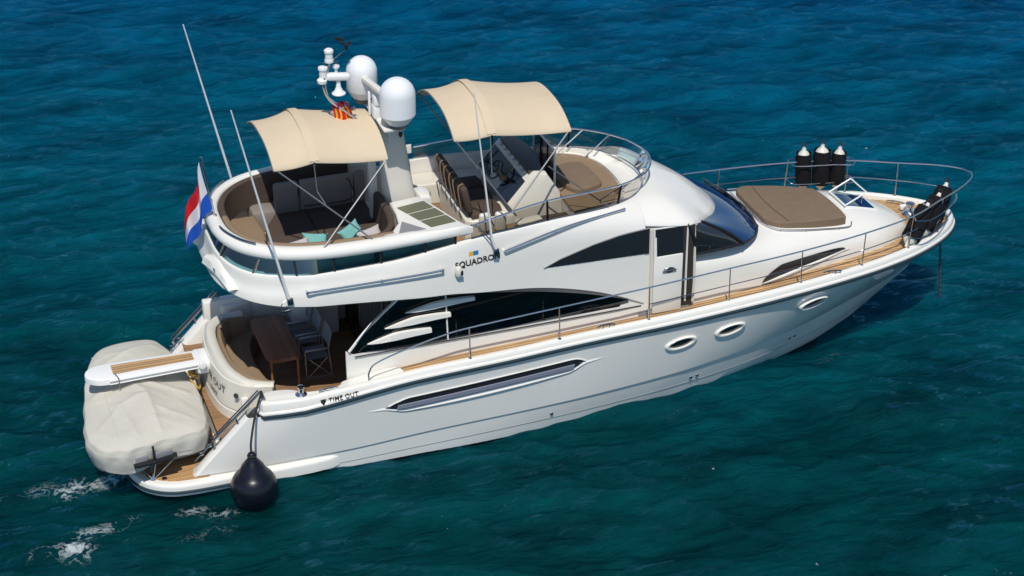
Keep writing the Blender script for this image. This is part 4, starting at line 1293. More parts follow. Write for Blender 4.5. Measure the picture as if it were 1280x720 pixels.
# ---- flybridge forward: smoked screen with steel rail
def build_fly_screen():
    base = [(6.35, -1.93, 4.49), (7.2, -1.85, 4.50), (8, -1.72, 4.50), (9, -1.58, 4.48), (9.6, -1.42, 4.47), (10.1, -1.12, 4.46), (10.42, -.7, 4.46), (10.55, -.3, 4.46), (10.58, 0, 4.46)]
    top = [(6.35, -1.93, 4.76), (7.2, -1.80, 4.86), (8, -1.68, 4.92), (9, -1.58, 4.92), (9.65, -1.45, 4.90), (10.22, -1.12, 4.86), (10.58, -.7, 4.84), (10.74, -.3, 4.83), (10.78, 0, 4.83)]
    full = lambda q: catmull(q + [(x, -y, z) for x, y, z in q[-2::-1]], 6)
    B, T = full(base), full(top)
    n = len(B)
    sec = [0, 12, 24, 36, n - 37, n - 25, n - 13, n - 1]
    for a, b in zip(sec[:-1], sec[1:]):
        fr = (a == 36)
        g = part('flybridge_screen', MB().grid([[tuple(p) for p in B[a:b+1]], [tuple(p.lerp(t, .93)) for p, t in zip(B[a:b+1], T[a:b+1])]]), M['clear'] if 24 <= a < n - 37 + 0 and a >= 36 else M['smoke'])
        po = MB()
        for i in (a, b):
            if 6 < i < n - 7 and i not in (36, n - 37): po.tube([tuple(B[i]), tuple(T[i])], .024, 6)
        if po.v: part('screen_post', po, M['frame'], g)
    rail = MB().tube([tuple(t) for t in T], .02, 8)
    r = part('flybridge_rail', rail, M['steel'])
    bs = MB().tube([tuple(b + Vector((0, 0, .0))) for b in B], .02, 6)
    part('screen_base_trim', bs, M['steel'], r)
    for sgn in (-1, 1):
        part('rail_strut', MB().tube([(10.35, sgn * .95, 4.86), (9.8, sgn * .9, 4.45)], .016, 6), M['steel'], r)
        part('rail_strut', MB().tube([(9.9, sgn * 1.33, 4.88), (9.3, sgn * 1.2, 4.5)], .014, 6), M['steel'], r)
build_fly_screen()

# ---- helm and seats on the flybridge
def build_helm():
    con = MB()
    prof = [(7.55, 3.75), (7.62, 4.30), (7.52, 4.46), (7.98, 4.98), (8.1, 5.06), (8.35, 5.02), (8.62, 4.6), (8.7, 3.75)]
    rows = []
    for (y, k) in ((1.32, .93), (1.25, 1), (.4, 1), (-.4, 1), (-.66, 1), (-.72, .98), (-.76, .9)):
        cx, cz = 8.1, 3.75
        rows.append([(cx + (x - cx) * (k if k < .95 else 1), y, cz + (z - cz) * k) for x, z in prof])
    con.grid(rows)
    con.f.append(tuple(range(len(prof)))); con.f.append(tuple(range(len(con.v) - len(prof), len(con.v))))
    c = part('helm_console', con, M['cream'])
    def on_panel(y0, y1, t0, t1, lift=.012):
        a = Vector((7.52, 0, 4.46)); b = Vector((7.98, 0, 4.98)); nrm = Vector((-.75, 0, .66)) * lift
        p = lambda y, t: a.lerp(b, t) + Vector((0, y, 0)) + nrm
        V = [p(y0, t0), p(y1, t0), p(y1, t1), p(y0, t1)]
        base = [v - nrm * 1.2 for v in V]
        return MB().add(V + base, [(0, 1, 2, 3), (0, 1, 5, 4), (1, 2, 6, 5), (2, 3, 7, 6), (3, 0, 4, 7)])
    part('chart_screen', on_panel(.58, 1.2, .05, .84), M['screen'], c)
    part('instrument_panel', on_panel(.04, .54, .30, .84), M['dgrey'], c)
    part('switch_panel', on_panel(-.66, 0, .02, .84), M['screen'], c)
    ip = MB().slab([(8.0, 1.15), (8.0, -.6), (8.3, -.55), (8.42, 0), (8.42, .6), (8.3, 1.1)], 5.0, 5.09, .03)
    part('instrument_hood', ip, M['dgrey'], c)
    for k in range(6):
        y = 1.0 - k * .26
        part('gauge', MB().lathe([(0, .012), (.036, .012), (.04, 0)], Vector((7.97, y, 5.0)), 14, (-.75, 0, .66)), M['dsteel'], c)
    wh = MB(); ctr = Vector((7.60, .26, 4.80)); ax = Vector((-.8, 0, .6)).normalized()
    q = Vector((0, 0, 1)).rotation_difference(ax)
    ring = [ctr + q @ Vector((.21 * math.cos(a), .21 * math.sin(a), 0)) for a in np.linspace(0, 2 * math.pi, 25)[:-1]]
    wh.tube(ring, .018, 6, closed=True)
    for k in range(3):
        a = 2.09 * k + .5; wh.tube([ctr - ax * .03, ctr + q @ Vector((.2 * math.cos(a), .2 * math.sin(a), 0))], .014, 6)
    wh.tube([ctr - ax * .03, ctr - ax * .16], .03, 8)
    part('steering_wheel', wh, M['black'], c)
    th = MB().box((7.66, -.02, 4.72), (.14, .12, .1), .03); th.tube([(7.66, -.05, 4.75), (7.55, -.05, 4.9)], .02, 6); th.tube([(7.66, .02, 4.75), (7.58, .02, 4.9)], .02, 6)
    part('throttle_lever', th, M['tan'], c)
    ft = MB().box((7.55, -.28, 4.0), (.18, 1.0, .5), .04)
    part('console_knee', ft, M['cream'], c)
    # dark side grip shape on the console's starboard face
    # helm bench
    b = MB().slab([(6.62, 1.0), (6.62, -.72), (6.72, -.84), (7.38, -.84), (7.42, -.7), (7.42, 1.0)], 3.75, 4.28, .04, 3)
    bn = part('helm_bench', b, M['cream'])
    for (y0, y1) in ((.98, .42), (.40, -.18), (-.20, -.78)):
        s = MB().slab([(6.75, y0), (6.75, y1), (7.40, y1 + .03), (7.44, (y0 + y1) / 2), (7.40, y0 - .03)], 4.28, 4.40, .05, 3)
        part('seat_cushion', s, M['brown'], bn)
        bk = MB(); q = Quaternion((0, 1, 0), -.22)
        bk.box((6.66, (y0 + y1) / 2, 4.70), (.15, abs(y1 - y0) - .02, .62), .07, q, 3)
        bo = part('seat_backrest', bk, M['brown'], bn)
        for yy in (y0 - .12, y1 + .12):
            part('backrest_strap', MB().tube([(6.56, yy, 4.50), (6.50, yy, 4.92), (6.55, yy, 5.03), (6.62, yy, 5.03)], .014, 6, smooth=3), M['tan'], bo)
    # companion bench to starboard with white moulded ends
    cb = MB().slab([(6.95, -1.02), (8.0, -.95), (8.05, -1.42), (6.9, -1.62)], 3.75, 4.20, .05, 3)
    part('companion_bench', cb, M['tan'])
    for (x, y) in ((6.86, -1.22), (7.18, -1.25)):
        en = MB().box((x, y, 4.42), (.24, .12, .44), .06, Quaternion((1, 0, 0), .15), 3)
        part('bench_armrest', en, M['rubberwhite'])
    ds = MB().box((7.75, -1.30, 4.36), (.55, .20, .08), .04, Quaternion((0, 0, 1), .12), 3)
    part('bench_table', ds, M['rubberwhite'])
    # sun lounge ahead of the console
    ds_ = MB().slab([(8.72, 1.52), (8.72, -1.52), (9.5, -1.40), (10.0, -1.13), (10.35, -.85), (10.62, -.45), (10.7, 0), (10.62, .45), (10.35, .85), (10.0, 1.13), (9.5, 1.40)], 3.75, 4.37, .03, 3)
    part('sunbed_base', ds_, M['gel'])
    lg = MB().slab([tuple(p[:2]) for p in catmull([(8.74, 1.42, 0), (8.74, 0, 0), (8.74, -1.46, 0), (9.3, -1.40, 0), (9.75, -1.12, 0), (9.98, -.6, 0), (10.04, 0, 0), (9.98, .6, 0), (9.75, 1.08, 0), (9.3, 1.36, 0)], 3, True)], 4.36, 4.42, .03, 3)
    l_ = part('forward_sunbed', lg, M['tan'])
    tr = MB().tube([(x, y, 4.41) for x, y in [(9.45, -1.35), (9.8, -1.12), (10.03, -.6), (10.09, 0), (10.03, .6), (9.8, 1.08), (9.45, 1.32)]], .03, 6, smooth=5)
    part('sunbed_trim', tr, M['gel'], l_)
    ap = MB().slab([(8.72, -1.42), (8.2, -1.5), (7.9, -1.15), (8.1, -.9), (8.7, -.9)], 3.75, 4.22, .05, 3)
    part('forward_seat', ap, M['brown'])
    # port side settee behind the helm
    ps = MB().slab([(5.95, 1.25), (8.6, 1.1), (8.6, 1.6), (7.5, 1.74), (5.95, 1.86)], 3.75, 4.2, .05, 3)
    part('port_settee', ps, M['cream'])
    # hinged smoked wind deflector with white frame
    y0, y1, x0, z0, z1 = 1.10, -.16, 8.72, 4.42, 5.22
    fr = MB().tube([(x0, y0, z0), (x0, y0, z1), (x0, y1, z1), (x0, y1, z0)], .025, 6)
    fo = part('wind_deflector', MB().add([(x0, y0, z0), (x0, y1, z0), (x0, y1, z1), (x0, y0, z1)], [(0, 1, 2, 3)]), M['smokedark'])
    part('deflector_frame', fr, M['white'], fo)
    for y in (.62, .22): part('deflector_stile', MB().tube([(x0 - .02, y, z0), (x0 - .02, y, z1)], .02, 6), M['frame'], fo)
    rb = MB().lathe([(0, -.05), (.19, -.05), (.22, 0), (.19, .05), (0, .05)], (6.02, 1.55, 4.55), 20, (1, .3, 0)); 
    rb.v = [(x, y, 4.55 + (z - 4.55) * 1.5) for x, y, z in rb.v]
    part('port_headrest', rb, M['greytaupe'])
build_helm()

# ---- whip aerials, hand rails, cleats
for sgn in (-1, 1):
    w = MB().tube([(2.67, sgn * 2.2, 3.92), (2.60, sgn * 2.2, 4.25), (1.83, sgn * 2.2, 7.95)], [.035, .028, .012], 6)
    w.v = [v for v in w.v]
    w0 = part('whip_aerial', w, M['antenna'])
    bs = MB().box((2.68, sgn * 2.21, 3.93), (.12, .07, .14), .02); bs.tube([(2.60, sgn * 2.22, 3.98), (2.50, sgn * 2.25, 3.9), (2.52, sgn * 2.26, 3.78), (2.66, sgn * 2.25, 3.78)], .01, 5, smooth=4)
    bs.tube([(2.64, sgn * 2.19, 4.05), (2.5, sgn * 2.02, 4.55)], .012, 5)
    part('aerial_mount', bs, M['dsteel'], w0)
w = MB().tube([(6.80, -2.10, 4.27), (6.72, -2.09, 4.5), (6.39, -2.07, 7.60)], [.032, .024, .010], 6)
w0 = part('whip_aerial', w, M['antenna'])
bs = MB().box((6.80, -2.11, 4.22), (.12, .06, .14), .02); bs.tube([(6.76, -2.09, 4.4), (6.5, -1.95, 4.72), (6.36, -1.9, 4.78)], .014, 5)
part('aerial_mount', bs, M['dsteel'], w0)
for sgn in (-1, 1):
    h = MB(); pts = [(x, sgn * (abs(fly_surf(x, 4.04)) + .09), 4.05 + .01 * math.sin(x)) for x in np.linspace(3.02, 5.7, 12)]
    h.tube(pts, .022, 8)
    for i in (0, 6, 11):
        p = pts[i]; h.tube([p, (p[0], sgn * (abs(p[1]) - .12), p[2] - .01)], .026, 6)
    part('moulding_handrail', h, M['steel'])
    h = MB(); ctl = []
    for x, z in ((7.02, 4.13), (8.3, 4.36), (9.66, 4.42)): ctl.append((x, sgn * (abs(fly_surf(x, z)) + .07), z + .03))
    pts = catmull(ctl, 7)[:14]
    pts.append(Vector(ctl[-1])); pts = [tuple(p) for p in pts]; pts = pts[:13] + pts[-1:]
    h.tube(pts, .022, 8)
    for i in (0, 6, 13):
        p = pts[i]; h.tube([p, (p[0], sgn * (abs(p[1]) - .1), p[2] - .04)], .026, 6)
    part('moulding_handrail', h, M['steel'])
    cm = MB().lathe([(0, .0), (.06, .01), (.075, .06), (.075, .16), (.05, .2), (0, .21)], (6.02, sgn * (abs(fly_surf(6.02, 3.92)) + .06), 3.84), 14)
    c = part('camera_housing', cm, M['rubberwhite'])
    part('camera_lens', MB().box((6.07, sgn * (abs(fly_surf(6.02, 3.92)) + .12), 3.93), (.05, .04, .09), .01), M['black'], c)

# lettering on the moulding's side, laid on its surface
def side_text(txt, size, x0, z0, slope, name, parent=None, space=1.0, bold=0.0, wide=1.0, mtl='ink', b=None):
    V, F = text_mesh(txt, size, space, bold=bold)
    out = []
    for (x, y, zz) in V:
        xx = x0 + x * wide; z = z0 + y + slope * x * wide
        yy = fly_surf(xx, z) - .010 if b is None else -(b(xx, z) + .016)
        out.append((xx, yy - (.003 if zz > 0 else 0), z))
    return words(txt, out, F, name, M[mtl], parent)
side_text('SQUADRON', .165, 5.97, 3.985, .03, 'lettering', wide=1.02, bold=.004, space=1.02)
fl = MB()
for (a, b_, m) in ((6.27, 6.36, 'orange'), (6.36, 6.47, 'stickerblue')):
    q = MB().add([(a, fly_surf(a, 4.20) - .008, 4.17), (b_, fly_surf(b_, 4.20) - .008, 4.175), (b_, fly_surf(b_, 4.27) - .008, 4.265), (a, fly_surf(a, 4.27) - .008, 4.26)], [(0, 1, 2, 3)])
    part('pennant_sticker', q, M[m])
from mathutils.bvhtree import BVHTree
WBV = BVHTree.FromPolygons([v.co[:] for v in bulwark.data.vertices], [p.vertices[:] for p in bulwark.data.polygons])
def bul(x, z):
    h_ = WBV.ray_cast(Vector((x, -4, z)), Vector((0, 1, 0)))
    return -h_[0].y if h_[0] is not None else float(RB(x))
side_text('TIME OUT', .118, 3.28, 1.682, .098, 'lettering', b=bul, space=1.12, bold=.003)
sh = MB().add([(x, -bul(x, z) - .014, z) for x, z in ((3.12, 1.745), (3.23, 1.755), (3.22, 1.685), (3.175, 1.635), (3.13, 1.68))], [(0, 1, 2, 3, 4)])
part('emblem', sh, M['ink'])

# ---- hull side details
def hull_b(x, z):
    zk, zr = float(KZ(x)), float(RZ(x)); bk, br = float(KB(x)), float(RB(x))
    t = (z - zk) / (zr - zk)
    return bk + (br - bk) * t
from mathutils.bvhtree import BVHTree
HB = BVHTree.FromPolygons([v.co[:] for v in hull.data.vertices], [p.vertices[:] for p in hull.data.polygons])
def hull_y(x, z):
    hit = HB.ray_cast(Vector((x, -4, z)), Vector((0, 1, 0)))
    return hit[0].y if hit[0] is not None else -2.3
for (px, pz) in ((10.72, 1.53), (11.85, 1.60), (13.86, 1.74), (15.75, 1.86)):
    for sgn in (-1, 1):
        n = 28; rings = []
        L_, H_ = (.27, .105) if px < 15 else (.20, .05)
        ex = 1.0 if px < 13 else 1.9
        for (k, d) in ((1.34, -.01), (1.32, .035 * ex), (1.22, .05 * ex), (1.02, .045 * ex), (.97, .005)):
            r = []
            for i in range(n):
                a = 2 * math.pi * i / n
                x = px + L_ * k * math.cos(a); z = pz + H_ * k * math.sin(a) + .10 * (x - px)
                r.append((x, sgn * -(hull_y(x, z) - d), z))
            rings.append(r)
        f = part('porthole', MB().grid(rings, closed_u=True), M['gel' if px < 15 else 'hullgel'])
        gl = MB(); gl.add([(x, y + .0, z) for x, y, z in [(p[0], p[1] + sgn * .0, p[2]) for p in rings[4]]], [tuple(range(n))])
        part('porthole_glass', gl, M['dglass'], f)
# engine-room air intake: a long dark blade with a bright ledge
for sgn in (-1, 1):
    up, lo_, fr = [], [], []
    for t in np.linspace(0, 1, 40):
        x = 4.42 + (8.55 - 4.42) * t
        zc = 1.305 + .24 * t - .02 * math.sin(math.pi * t)
        h = .118 * (min(1, t / .09) ** .8) * (min(1, (1 - t) / .06) ** .7) + .002
        up.append((x + .06, -sgn * (hull_y(x, zc + h) - .015), zc + h)); lo_.append((x - .02, -sgn * (hull_y(x, zc - h) - .02), zc - h))
    md = [tuple((np.array(a) + np.array(b)) / 2 + np.array((0, -sgn * 0.012, 0))) for a, b in zip(up, lo_)]
    iv = part('air_intake', MB().grid([up, md, lo_]), M['dglass'])
    led = MB(); a, b, c = [], [], []
    for t in np.linspace(0, 1, 44):
        x = 4.00 + (9.10 - 4.00) * t
        tt = min(1, max(0, (x - 4.42) / 4.13))
        lo_z = 1.305 + .24 * ((x - 4.42) / 4.13) - .02 * math.sin(math.pi * tt) - .118 * min(1, max(0, tt / .09 + .02)) ** .8 * min(1, max(0, (1 - tt) / .06)) ** .7
        w_ = math.sin(math.pi * t) ** .55
        a.append((x, -sgn * (hull_y(x, lo_z) + .0), lo_z + .006))
        b.append((x, -sgn * (hull_y(x, lo_z - .07) - .050 * w_), lo_z - .075 * w_))
        c.append((x, -sgn * (hull_y(x, lo_z - .12) - .001), lo_z - .115 * w_ - .002))
    led.grid([a, b, c])
    part('intake_ledge', led, M['gel'], iv)
    br = MB(); br.tube([(p[0], p[1] + 0, p[2] + .012) for p in up], .012, 5)
    part('intake_brow', br, M['hullgel'], iv)
    bl = MB(); mixp = lambda f_, d_: [tuple(np.array(u_) * f_ + np.array(l_) * (1 - f_) + np.array((0, sgn * d_, 0))) for u_, l_ in zip(up[2:-2], lo_[2:-2])]
    bl.grid([mixp(.56, .016), mixp(.52, .034), mixp(.16, .040), mixp(.10, .016)])
    part('intake_slat', bl, M['slat'], iv)
for (x, z) in ((7.95, .33), (11.15, .42), (11.3, .43), (13.72, .55), (13.86, .56)):
    d = MB().lathe([(0, .03), (.025, .03), (.04, .012), (.042, 0)], (x, hull_y(x, z), z), 12, (0, -1, .1))
    part('hull_outlet', d, M['steel'])
sc = MB().tube([(4.6, hull_y(4.6, .9), .9), (4.7, hull_y(4.7, .9), .9)], .001, 3)

# ---- cleats, winch, windlass
def cleat(x, y, z, rz=0, s=1.0):
    mb = MB(); q = Quaternion((0, 0, 1), rz)
    for dx in (-.06, .06): mb.tube([(dx * s, 0, 0), (dx * s, 0, .06 * s)], .016 * s, 6)
    mb.tube([(-.17 * s, 0, .05 * s), (-.08 * s, 0, .07 * s), (.08 * s, 0, .07 * s), (.17 * s, 0, .05 * s)], .016 * s, 6, smooth=3)
    mb.v = [tuple(q @ Vector(v) + Vector((x, y, z))) for v in mb.v]
    return mb
for (x, rz) in ((9.05, 0), (14.25, .18), (3.32, 0)):
    for sgn in (-1, 1):
        z = float(RZ(x)) + .2 if x > 4 else 1.83
        yy = sgn * (float(RB(x)) - (.09 if x > 4 else .13))
        part('mooring_cleat', cleat(x, yy, z - .005, -sgn * rz * -1 if sgn < 0 else -rz, 1.15), M['steel'])
for sgn in (-1, 1):
    wi = MB().lathe([(0, 0), (.115, 0), (.12, .025), (.10, .04), (.055, .07), (.05, .15), (.075, .18), (.075, .2), (.03, .215), (0, .215)], (2.80, sgn * 2.13, 1.79), 22)
    part('warping_winch', wi, M['steel'])
wl = MB().lathe([(0, 0), (.16, 0), (.17, .03), (.12, .08), (.09, .12), (.07, .2), (.10, .25), (.10, .28), (0, .29)], (16.95 + .35, .18, 2.2), 22)
wl.box((17.3, -.02, 2.25), (.30, .18, .1), .03); wl.tube([(17.3, .0, 2.3), (17.3, -.28, 2.3)], .06, 10)
wd = part('anchor_windlass', wl, M['steel'])
br = MB().box((17.85, 0, 2.24), (.7, .16, .06), .02); br.box((17.35, .42, 2.28), (.32, .1, .12), .03); br.box((17.6, -.36, 2.24), (.24, .16, .06), .02)
part('bow_roller', br, M['white'])
for sgn in (-1, 1):
    part('mooring_cleat', cleat(17.25, sgn * .72, 2.2, -sgn * .7, 1.2), M['steel'])

# ---- guard rails
SB = [(6.18, 2.31), (8.05, 2.33), (9.98, 2.31), (11.79, 2.22), (13.48, 2.09), (15.02, 1.86), (16.35, 1.46), (17.35, .95)]
RAILZ = tab([(4.1, 2.70), (6.18, 2.74), (8.05, 2.86), (9.98, 2.95), (11.79, 3.02), (13.48, 3.06), (15.02, 3.09), (16.35, 3.10), (17.35, 3.11), (18.6, 3.12)])
def build_rails():
    basez = lambda x: float(RZ(x)) + .19
    top = [(4.12, -2.28, 1.95), (4.13, -2.28, 2.12), (4.28, -2.28, 2.30), (4.9, -2.28, 2.50), (5.6, -2.285, 2.66)] + [(x, -(y - .02 if x < 16 else y + .03), float(RAILZ(x))) for x, y in SB]
    top += [(18.05, -.62, 3.12), (18.5, -.28, 3.12), (18.64, 0, 3.12)]
    t = [tuple(p) for p in catmull(top, 6)]
    full = t + [(x, -y, z) for x, y, z in t[-2::-1]]
    r = part('guard_rail', MB().tube(full, .017, 8), M['steel'])
    def lower(x): return basez(x) + (float(RAILZ(x)) - basez(x)) * .48
    mid = [(x, -(y - .01), lower(x)) for x, y in SB[2:]] + [(17.95, -.52, lower(17.9)), (18.22, -.22, lower(18.2)), (18.28, 0, lower(18.2))]
    m = [tuple(p) for p in catmull(mid, 6)]
    full = m + [(x, -y, z) for x, y, z in m[-2::-1]]
    part('middle_rail', MB().tube(full, .011, 6), M['steel'], r)
    for x, y in SB:
        for sgn in (-1, 1):
            lean = .0 if x < 14 else .04
            s_ = MB().tube([(x, sgn * y, basez(x) - .02), (x + lean, sgn * (y - .02 if x < 16 else y + .03), float(RAILZ(x)))], .014, 6)
            s_.lathe([(0, .02), (.035, .015), (.04, 0)], (x, sgn * y, basez(x) - .002), 10)
            part('stanchion', s_, M['steel'], r)
build_rails()

# foredeck hatch, lid propped open on its after edge
def build_hatch():
    def quad(cx, cy, a, b): return [(cx - a, cy - b), (cx + a, cy - b), (cx + a, cy + b), (cx - a, cy + b)]
    cz = lambda x, y: coach_z(x, y)
    fr = MB().slab(quad(15.78, .02, .40, .36), 2.5, lambda x, y: cz(x, .2) + .03, .02, 2)
    h = part('deck_hatch', fr, M['white'])
    gl = MB().slab(quad(15.78, .02, .34, .31), 2.6, lambda x, y: cz(x, .2) + .036, .004, 1)
    part('hatch_well', gl, M['bglass'], h)
    a = Vector((15.36, -.34, cz(15.36, .2) + .05)); b = Vector((15.36, .38, cz(15.36, .2) + .05))
    up = Vector((.50, 0, .24))
    V = [a, b, b + up, a + up]
    part('hatch_lid', MB().add(V, [(0, 1, 2, 3)]), M['clear'], h)
    part('hatch_lid_frame', MB().tube(V, .022, 6, closed=True), M['white'], h)
    st = MB().tube([a + up * .8, a + up * .8 + Vector((0, 0, -.2))], .01, 5)
    part('hatch_stay', st, M['steel'], h)
build_hatch()

# low rail round the foredeck sunpad
def build_pad_rail():
    out = [(13.22, .95), (13.2, .6), (13.2, 0), (13.22, -.65), (13.42, -.98), (13.85, -1.07), (14.4, -1.06), (15.12, -.98), (15.26, -.86)]
    q = catmull([(x, y, coach_z(x, y) + .05) for x, y in out], 5)
    r = MB().tube([tuple(p) for p in q], .013, 6)
    for p in q[3::6]: r.tube([tuple(p), (p.x, p.y, p.z - .06)], .014, 6)
    part('sunpad_rail', r, M['steel'])
    out = [(13.3, 1.25), (13.75, 1.16), (14.4, 1.06), (15.0, .92)]
    q = catmull([(x, y, coach_z(x, y) + .05) for x, y in out], 5)
    r = MB().tube([tuple(p) for p in q], .013, 6)
    for p in q[3::6]: r.tube([tuple(p), (p.x, p.y, p.z - .06)], .014, 6)
    part('sunpad_rail', r, M['steel'])
build_pad_rail()

# ================================================================== LOOSE THINGS
def thing(name, mb, m, label, cat, group=None, angle=38):
    """a thing that is one mesh: origin moved to its base"""
    c = np.array(mb.v).mean(0); c[2] = np.array(mb.v)[:, 2].min()
    mb.v = [tuple(np.array(v) - c) for v in mb.v]
    o = obj(name, mb, m, None, angle); o.location = c
    return tag(o, label, cat, group)
def sub(name, mb, m, root, angle=38):
    loc = np.array(root.location)
    mb.v = [tuple(np.array(v) - loc) for v in mb.v]
    return obj(name, mb, m, root, angle)

# foredeck sunpad
def build_sunpad():
    o = [(13.55, .98), (13.32, .84), (13.27, .4), (13.27, -.4), (13.32, -.70), (13.55, -.90), (13.9, -.96), (14.4, -.97), (15.0, -.90), (15.14, -.76), (15.16, 0), (15.08, .50), (14.94, .62), (14.4, .80), (13.9, .92)]
    P = [tuple(p[:2]) for p in catmull([(x, y, 0) for x, y in o], 4, True)]
    mb = MB().slab(P, lambda x, y: coach_z(x, y) - .02, lambda x, y: float(np.interp(x, [13.2, 14.3, 15.2], [3.17, 3.11, 3.02])) , .035, 4)
    t = thing('sun_pad', mb, M['taupe'], 'large flat taupe sun pad lying on the white foredeck ahead of the windscreen', 'sun pad')
    for pts in ([(13.72, .9), (13.66, 0), (13.74, -.9)],):
        q = [(x, y, float(np.interp(x, [13.2, 14.3, 15.2], [3.18, 3.12, 3.02])) + .002) for x, y in pts]
        sub('seam', MB().tube(q, .007, 5, smooth=5), M['taupe'], t)
build_sunpad()
fp = MB().slab([tuple(p[:2]) for p in catmull([(8.82, .42, 0), (8.80, .1, 0), (8.92, -.42, 0), (9.1, -.62, 0), (9.55, -.52, 0), (9.66, -.3, 0), (9.62, .42, 0), (9.5, .62, 0), (9.1, .62, 0)], 4, True)], 4.41, 4.53, .05, 4)
thing('sun_pad', fp, M['taupe'], 'small brown box cushion lying on the forward flybridge sunbed', 'cushion')

# scatter cushions in the after lounge
def cushion(c, rot, size, m, label):
    mb = MB(); n = 12
    top, bot = [], []
    for i in range(n + 1):
        rt, rb_ = [], []
        for j in range(n + 1):
            u = -1 + 2 * i / n; v = -1 + 2 * j / n
            k = (max(0, (1 - u ** 4) * (1 - v ** 4))) ** .5
            px_ = u * size[0] / 2 * (1 - .10 * (1 - v * v) * abs(u)); py_ = v * size[1] / 2 * (1 - .10 * (1 - u * u) * abs(v))
            rt.append((px_, py_, size[2] / 2 * k)); rb_.append((px_, py_, -size[2] / 2 * k))
        top.append(rt); bot.append(rb_)
    mb.grid(top); mb.grid(bot, flip=True)
    q = rot
    mb.v = [tuple(q @ Vector(v) + Vector(c)) for v in mb.v]
    return thing('scatter_cushion', mb, m, label, 'cushion', angle=80)
def qq(az, tilt, roll=0): return Quaternion((0, 0, 1), az) @ Quaternion((1, 0, 0), tilt) @ Quaternion((0, 0, 1), roll)
cushion((3.14, -1.14, 4.46), qq(.1, .75, .1), (.50, .33, .13), M['lilac'], 'grey cushion at the after end of the lounge, in front of a turquoise one')
cushion((3.50, -.98, 4.46), qq(-.12, .8, -.12), (.50, .34, .13), M['turq'], 'turquoise cushion at the after end of the lounge, behind a grey one')
cushion((4.22, -1.00, 4.54), qq(.25, .9, .35), (.50, .34, .13), M['turq'], 'turquoise cushion under the crossed sunshade struts of the after lounge')
cushion((4.56, -1.14, 4.48), qq(.15, .75, .15), (.52, .33, .13), M['lilac'], 'grey cushion beside the wet bar, leaning on a turquoise one')

# cockpit table and chairs
def build_table():
    r = empty('cockpit_table', (2.84, .3, 1.0)); tag(r, 'slatted dark teak table with rounded corners in the shaded cockpit', 'table')
    mb = MB().slab([tuple(p[:2]) for p in catmull([(2.52, -.55, 0), (2.84, -.58, 0), (3.16, -.55, 0), (3.19, .3, 0), (3.16, 1.13, 0), (2.84, 1.16, 0), (2.52, 1.13, 0), (2.49, .3, 0)], 3, True)], 1.70, 1.75, .012, 2)
    t = sub('table_top', mb, M['tabletop'], r)
    ed = MB()
    ed.box((2.84, -.50, 1.66), (.56, .03, .08)); ed.box((2.84, 1.08, 1.66), (.56, .03, .08)); ed.box((2.58, .3, 1.66), (.03, 1.5, .08)); ed.box((3.10, .3, 1.66), (.03, 1.5, .08))
    sub('apron', ed, M['wood'], r)
    for x in (2.58, 3.12):
        for y in (-.50, 1.08):
            sub('leg', MB().tube([(x, y, 1.70), (x, y, 1.0)], [.028, .02], 8), M['wood'], r)
build_table()
def build_chair():
    """folding armchair facing aft (-x), origin on the floor below the seat"""
    r = empty('folding_chair')
    W = .27
    for s in (-1, 1):
        y = s * W
        fm = MB().tube([(-.27, y, .0), (-.29, y, .62), (.20, y, .66), (.26, y, 0.0)], .014, 6)
        fm.tube([(-.27, y, .02), (.26, y, .02)], .014, 6)
        fm.tube([(.20, y, .64), (.28, y, .98)], .013, 6)
        obj('side_frame', fm, M['chairframe'], r)
        obj('armrest', MB().box((-.05, y, .66), (.48, .045, .025), .01), M['chairframe'], r)
        lg = MB().tube([(-.22, y * .93, .03), (.18, y * .93, .44)], .012, 6); lg.tube([(.22, y * .93, .03), (-.2, y * .93, .44)], .012, 6)
        obj('leg', lg, M['chairframe'], r)
    st = MB(); rows = []
    for u in np.linspace(-.25, .21, 7): rows.append([(u, v, .45 - .025 * (1 - (v / .26) ** 2)) for v in np.linspace(-.26, .26, 7)])
    st.grid(rows); st.grid([[(x, y, z - .01) for x, y, z in q] for q in rows], flip=True)
    obj('seat', st, M['chairmesh'], r)
    bk = MB(); rows = []
    for t in np.linspace(0, 1, 5): rows.append([(.20 + .08 * t + .03 * (1 - (v / .26) ** 2), v, .62 + .36 * t) for v in np.linspace(-.27, .27, 7)])
    bk.grid(rows); bk.grid([[(x + .012, y, z) for x, y, z in q] for q in rows], flip=True)
    obj('backrest', bk, M['chairmesh'], r)
    cr = MB().tube([(-.28, -W, .38), (-.28, W, .38)], .012, 6); cr.tube([(.24, -W, .25), (.24, W, .25)], .012, 6)
    obj('stretcher', cr, M['chairframe'], r)
    return r
def copy_tree(o, parent=None):
    c = o.copy(); COL.objects.link(c); c.parent = parent
    for ch in list(o.children): copy_tree(ch, c)
    return c
ch0 = build_chair(); ch1 = copy_tree(ch0); ch2 = copy_tree(ch0)
for c, loc, rz, lab in ((ch0, (3.60, -.06, 1.0), .0, 'grey folding armchair at the cockpit table, nearest the side rail'),
                        (ch1, (3.55, .62, 1.0), .03, 'grey folding armchair at the cockpit table, the middle one of three'),
                        (ch2, (3.50, 1.16, 1.0), -.03, 'grey folding armchair at the far end of the cockpit table')):
    c.location = loc; c.rotation_euler = (0, 0, rz); tag(c, lab, 'chair', 'folding chairs at the cockpit table')

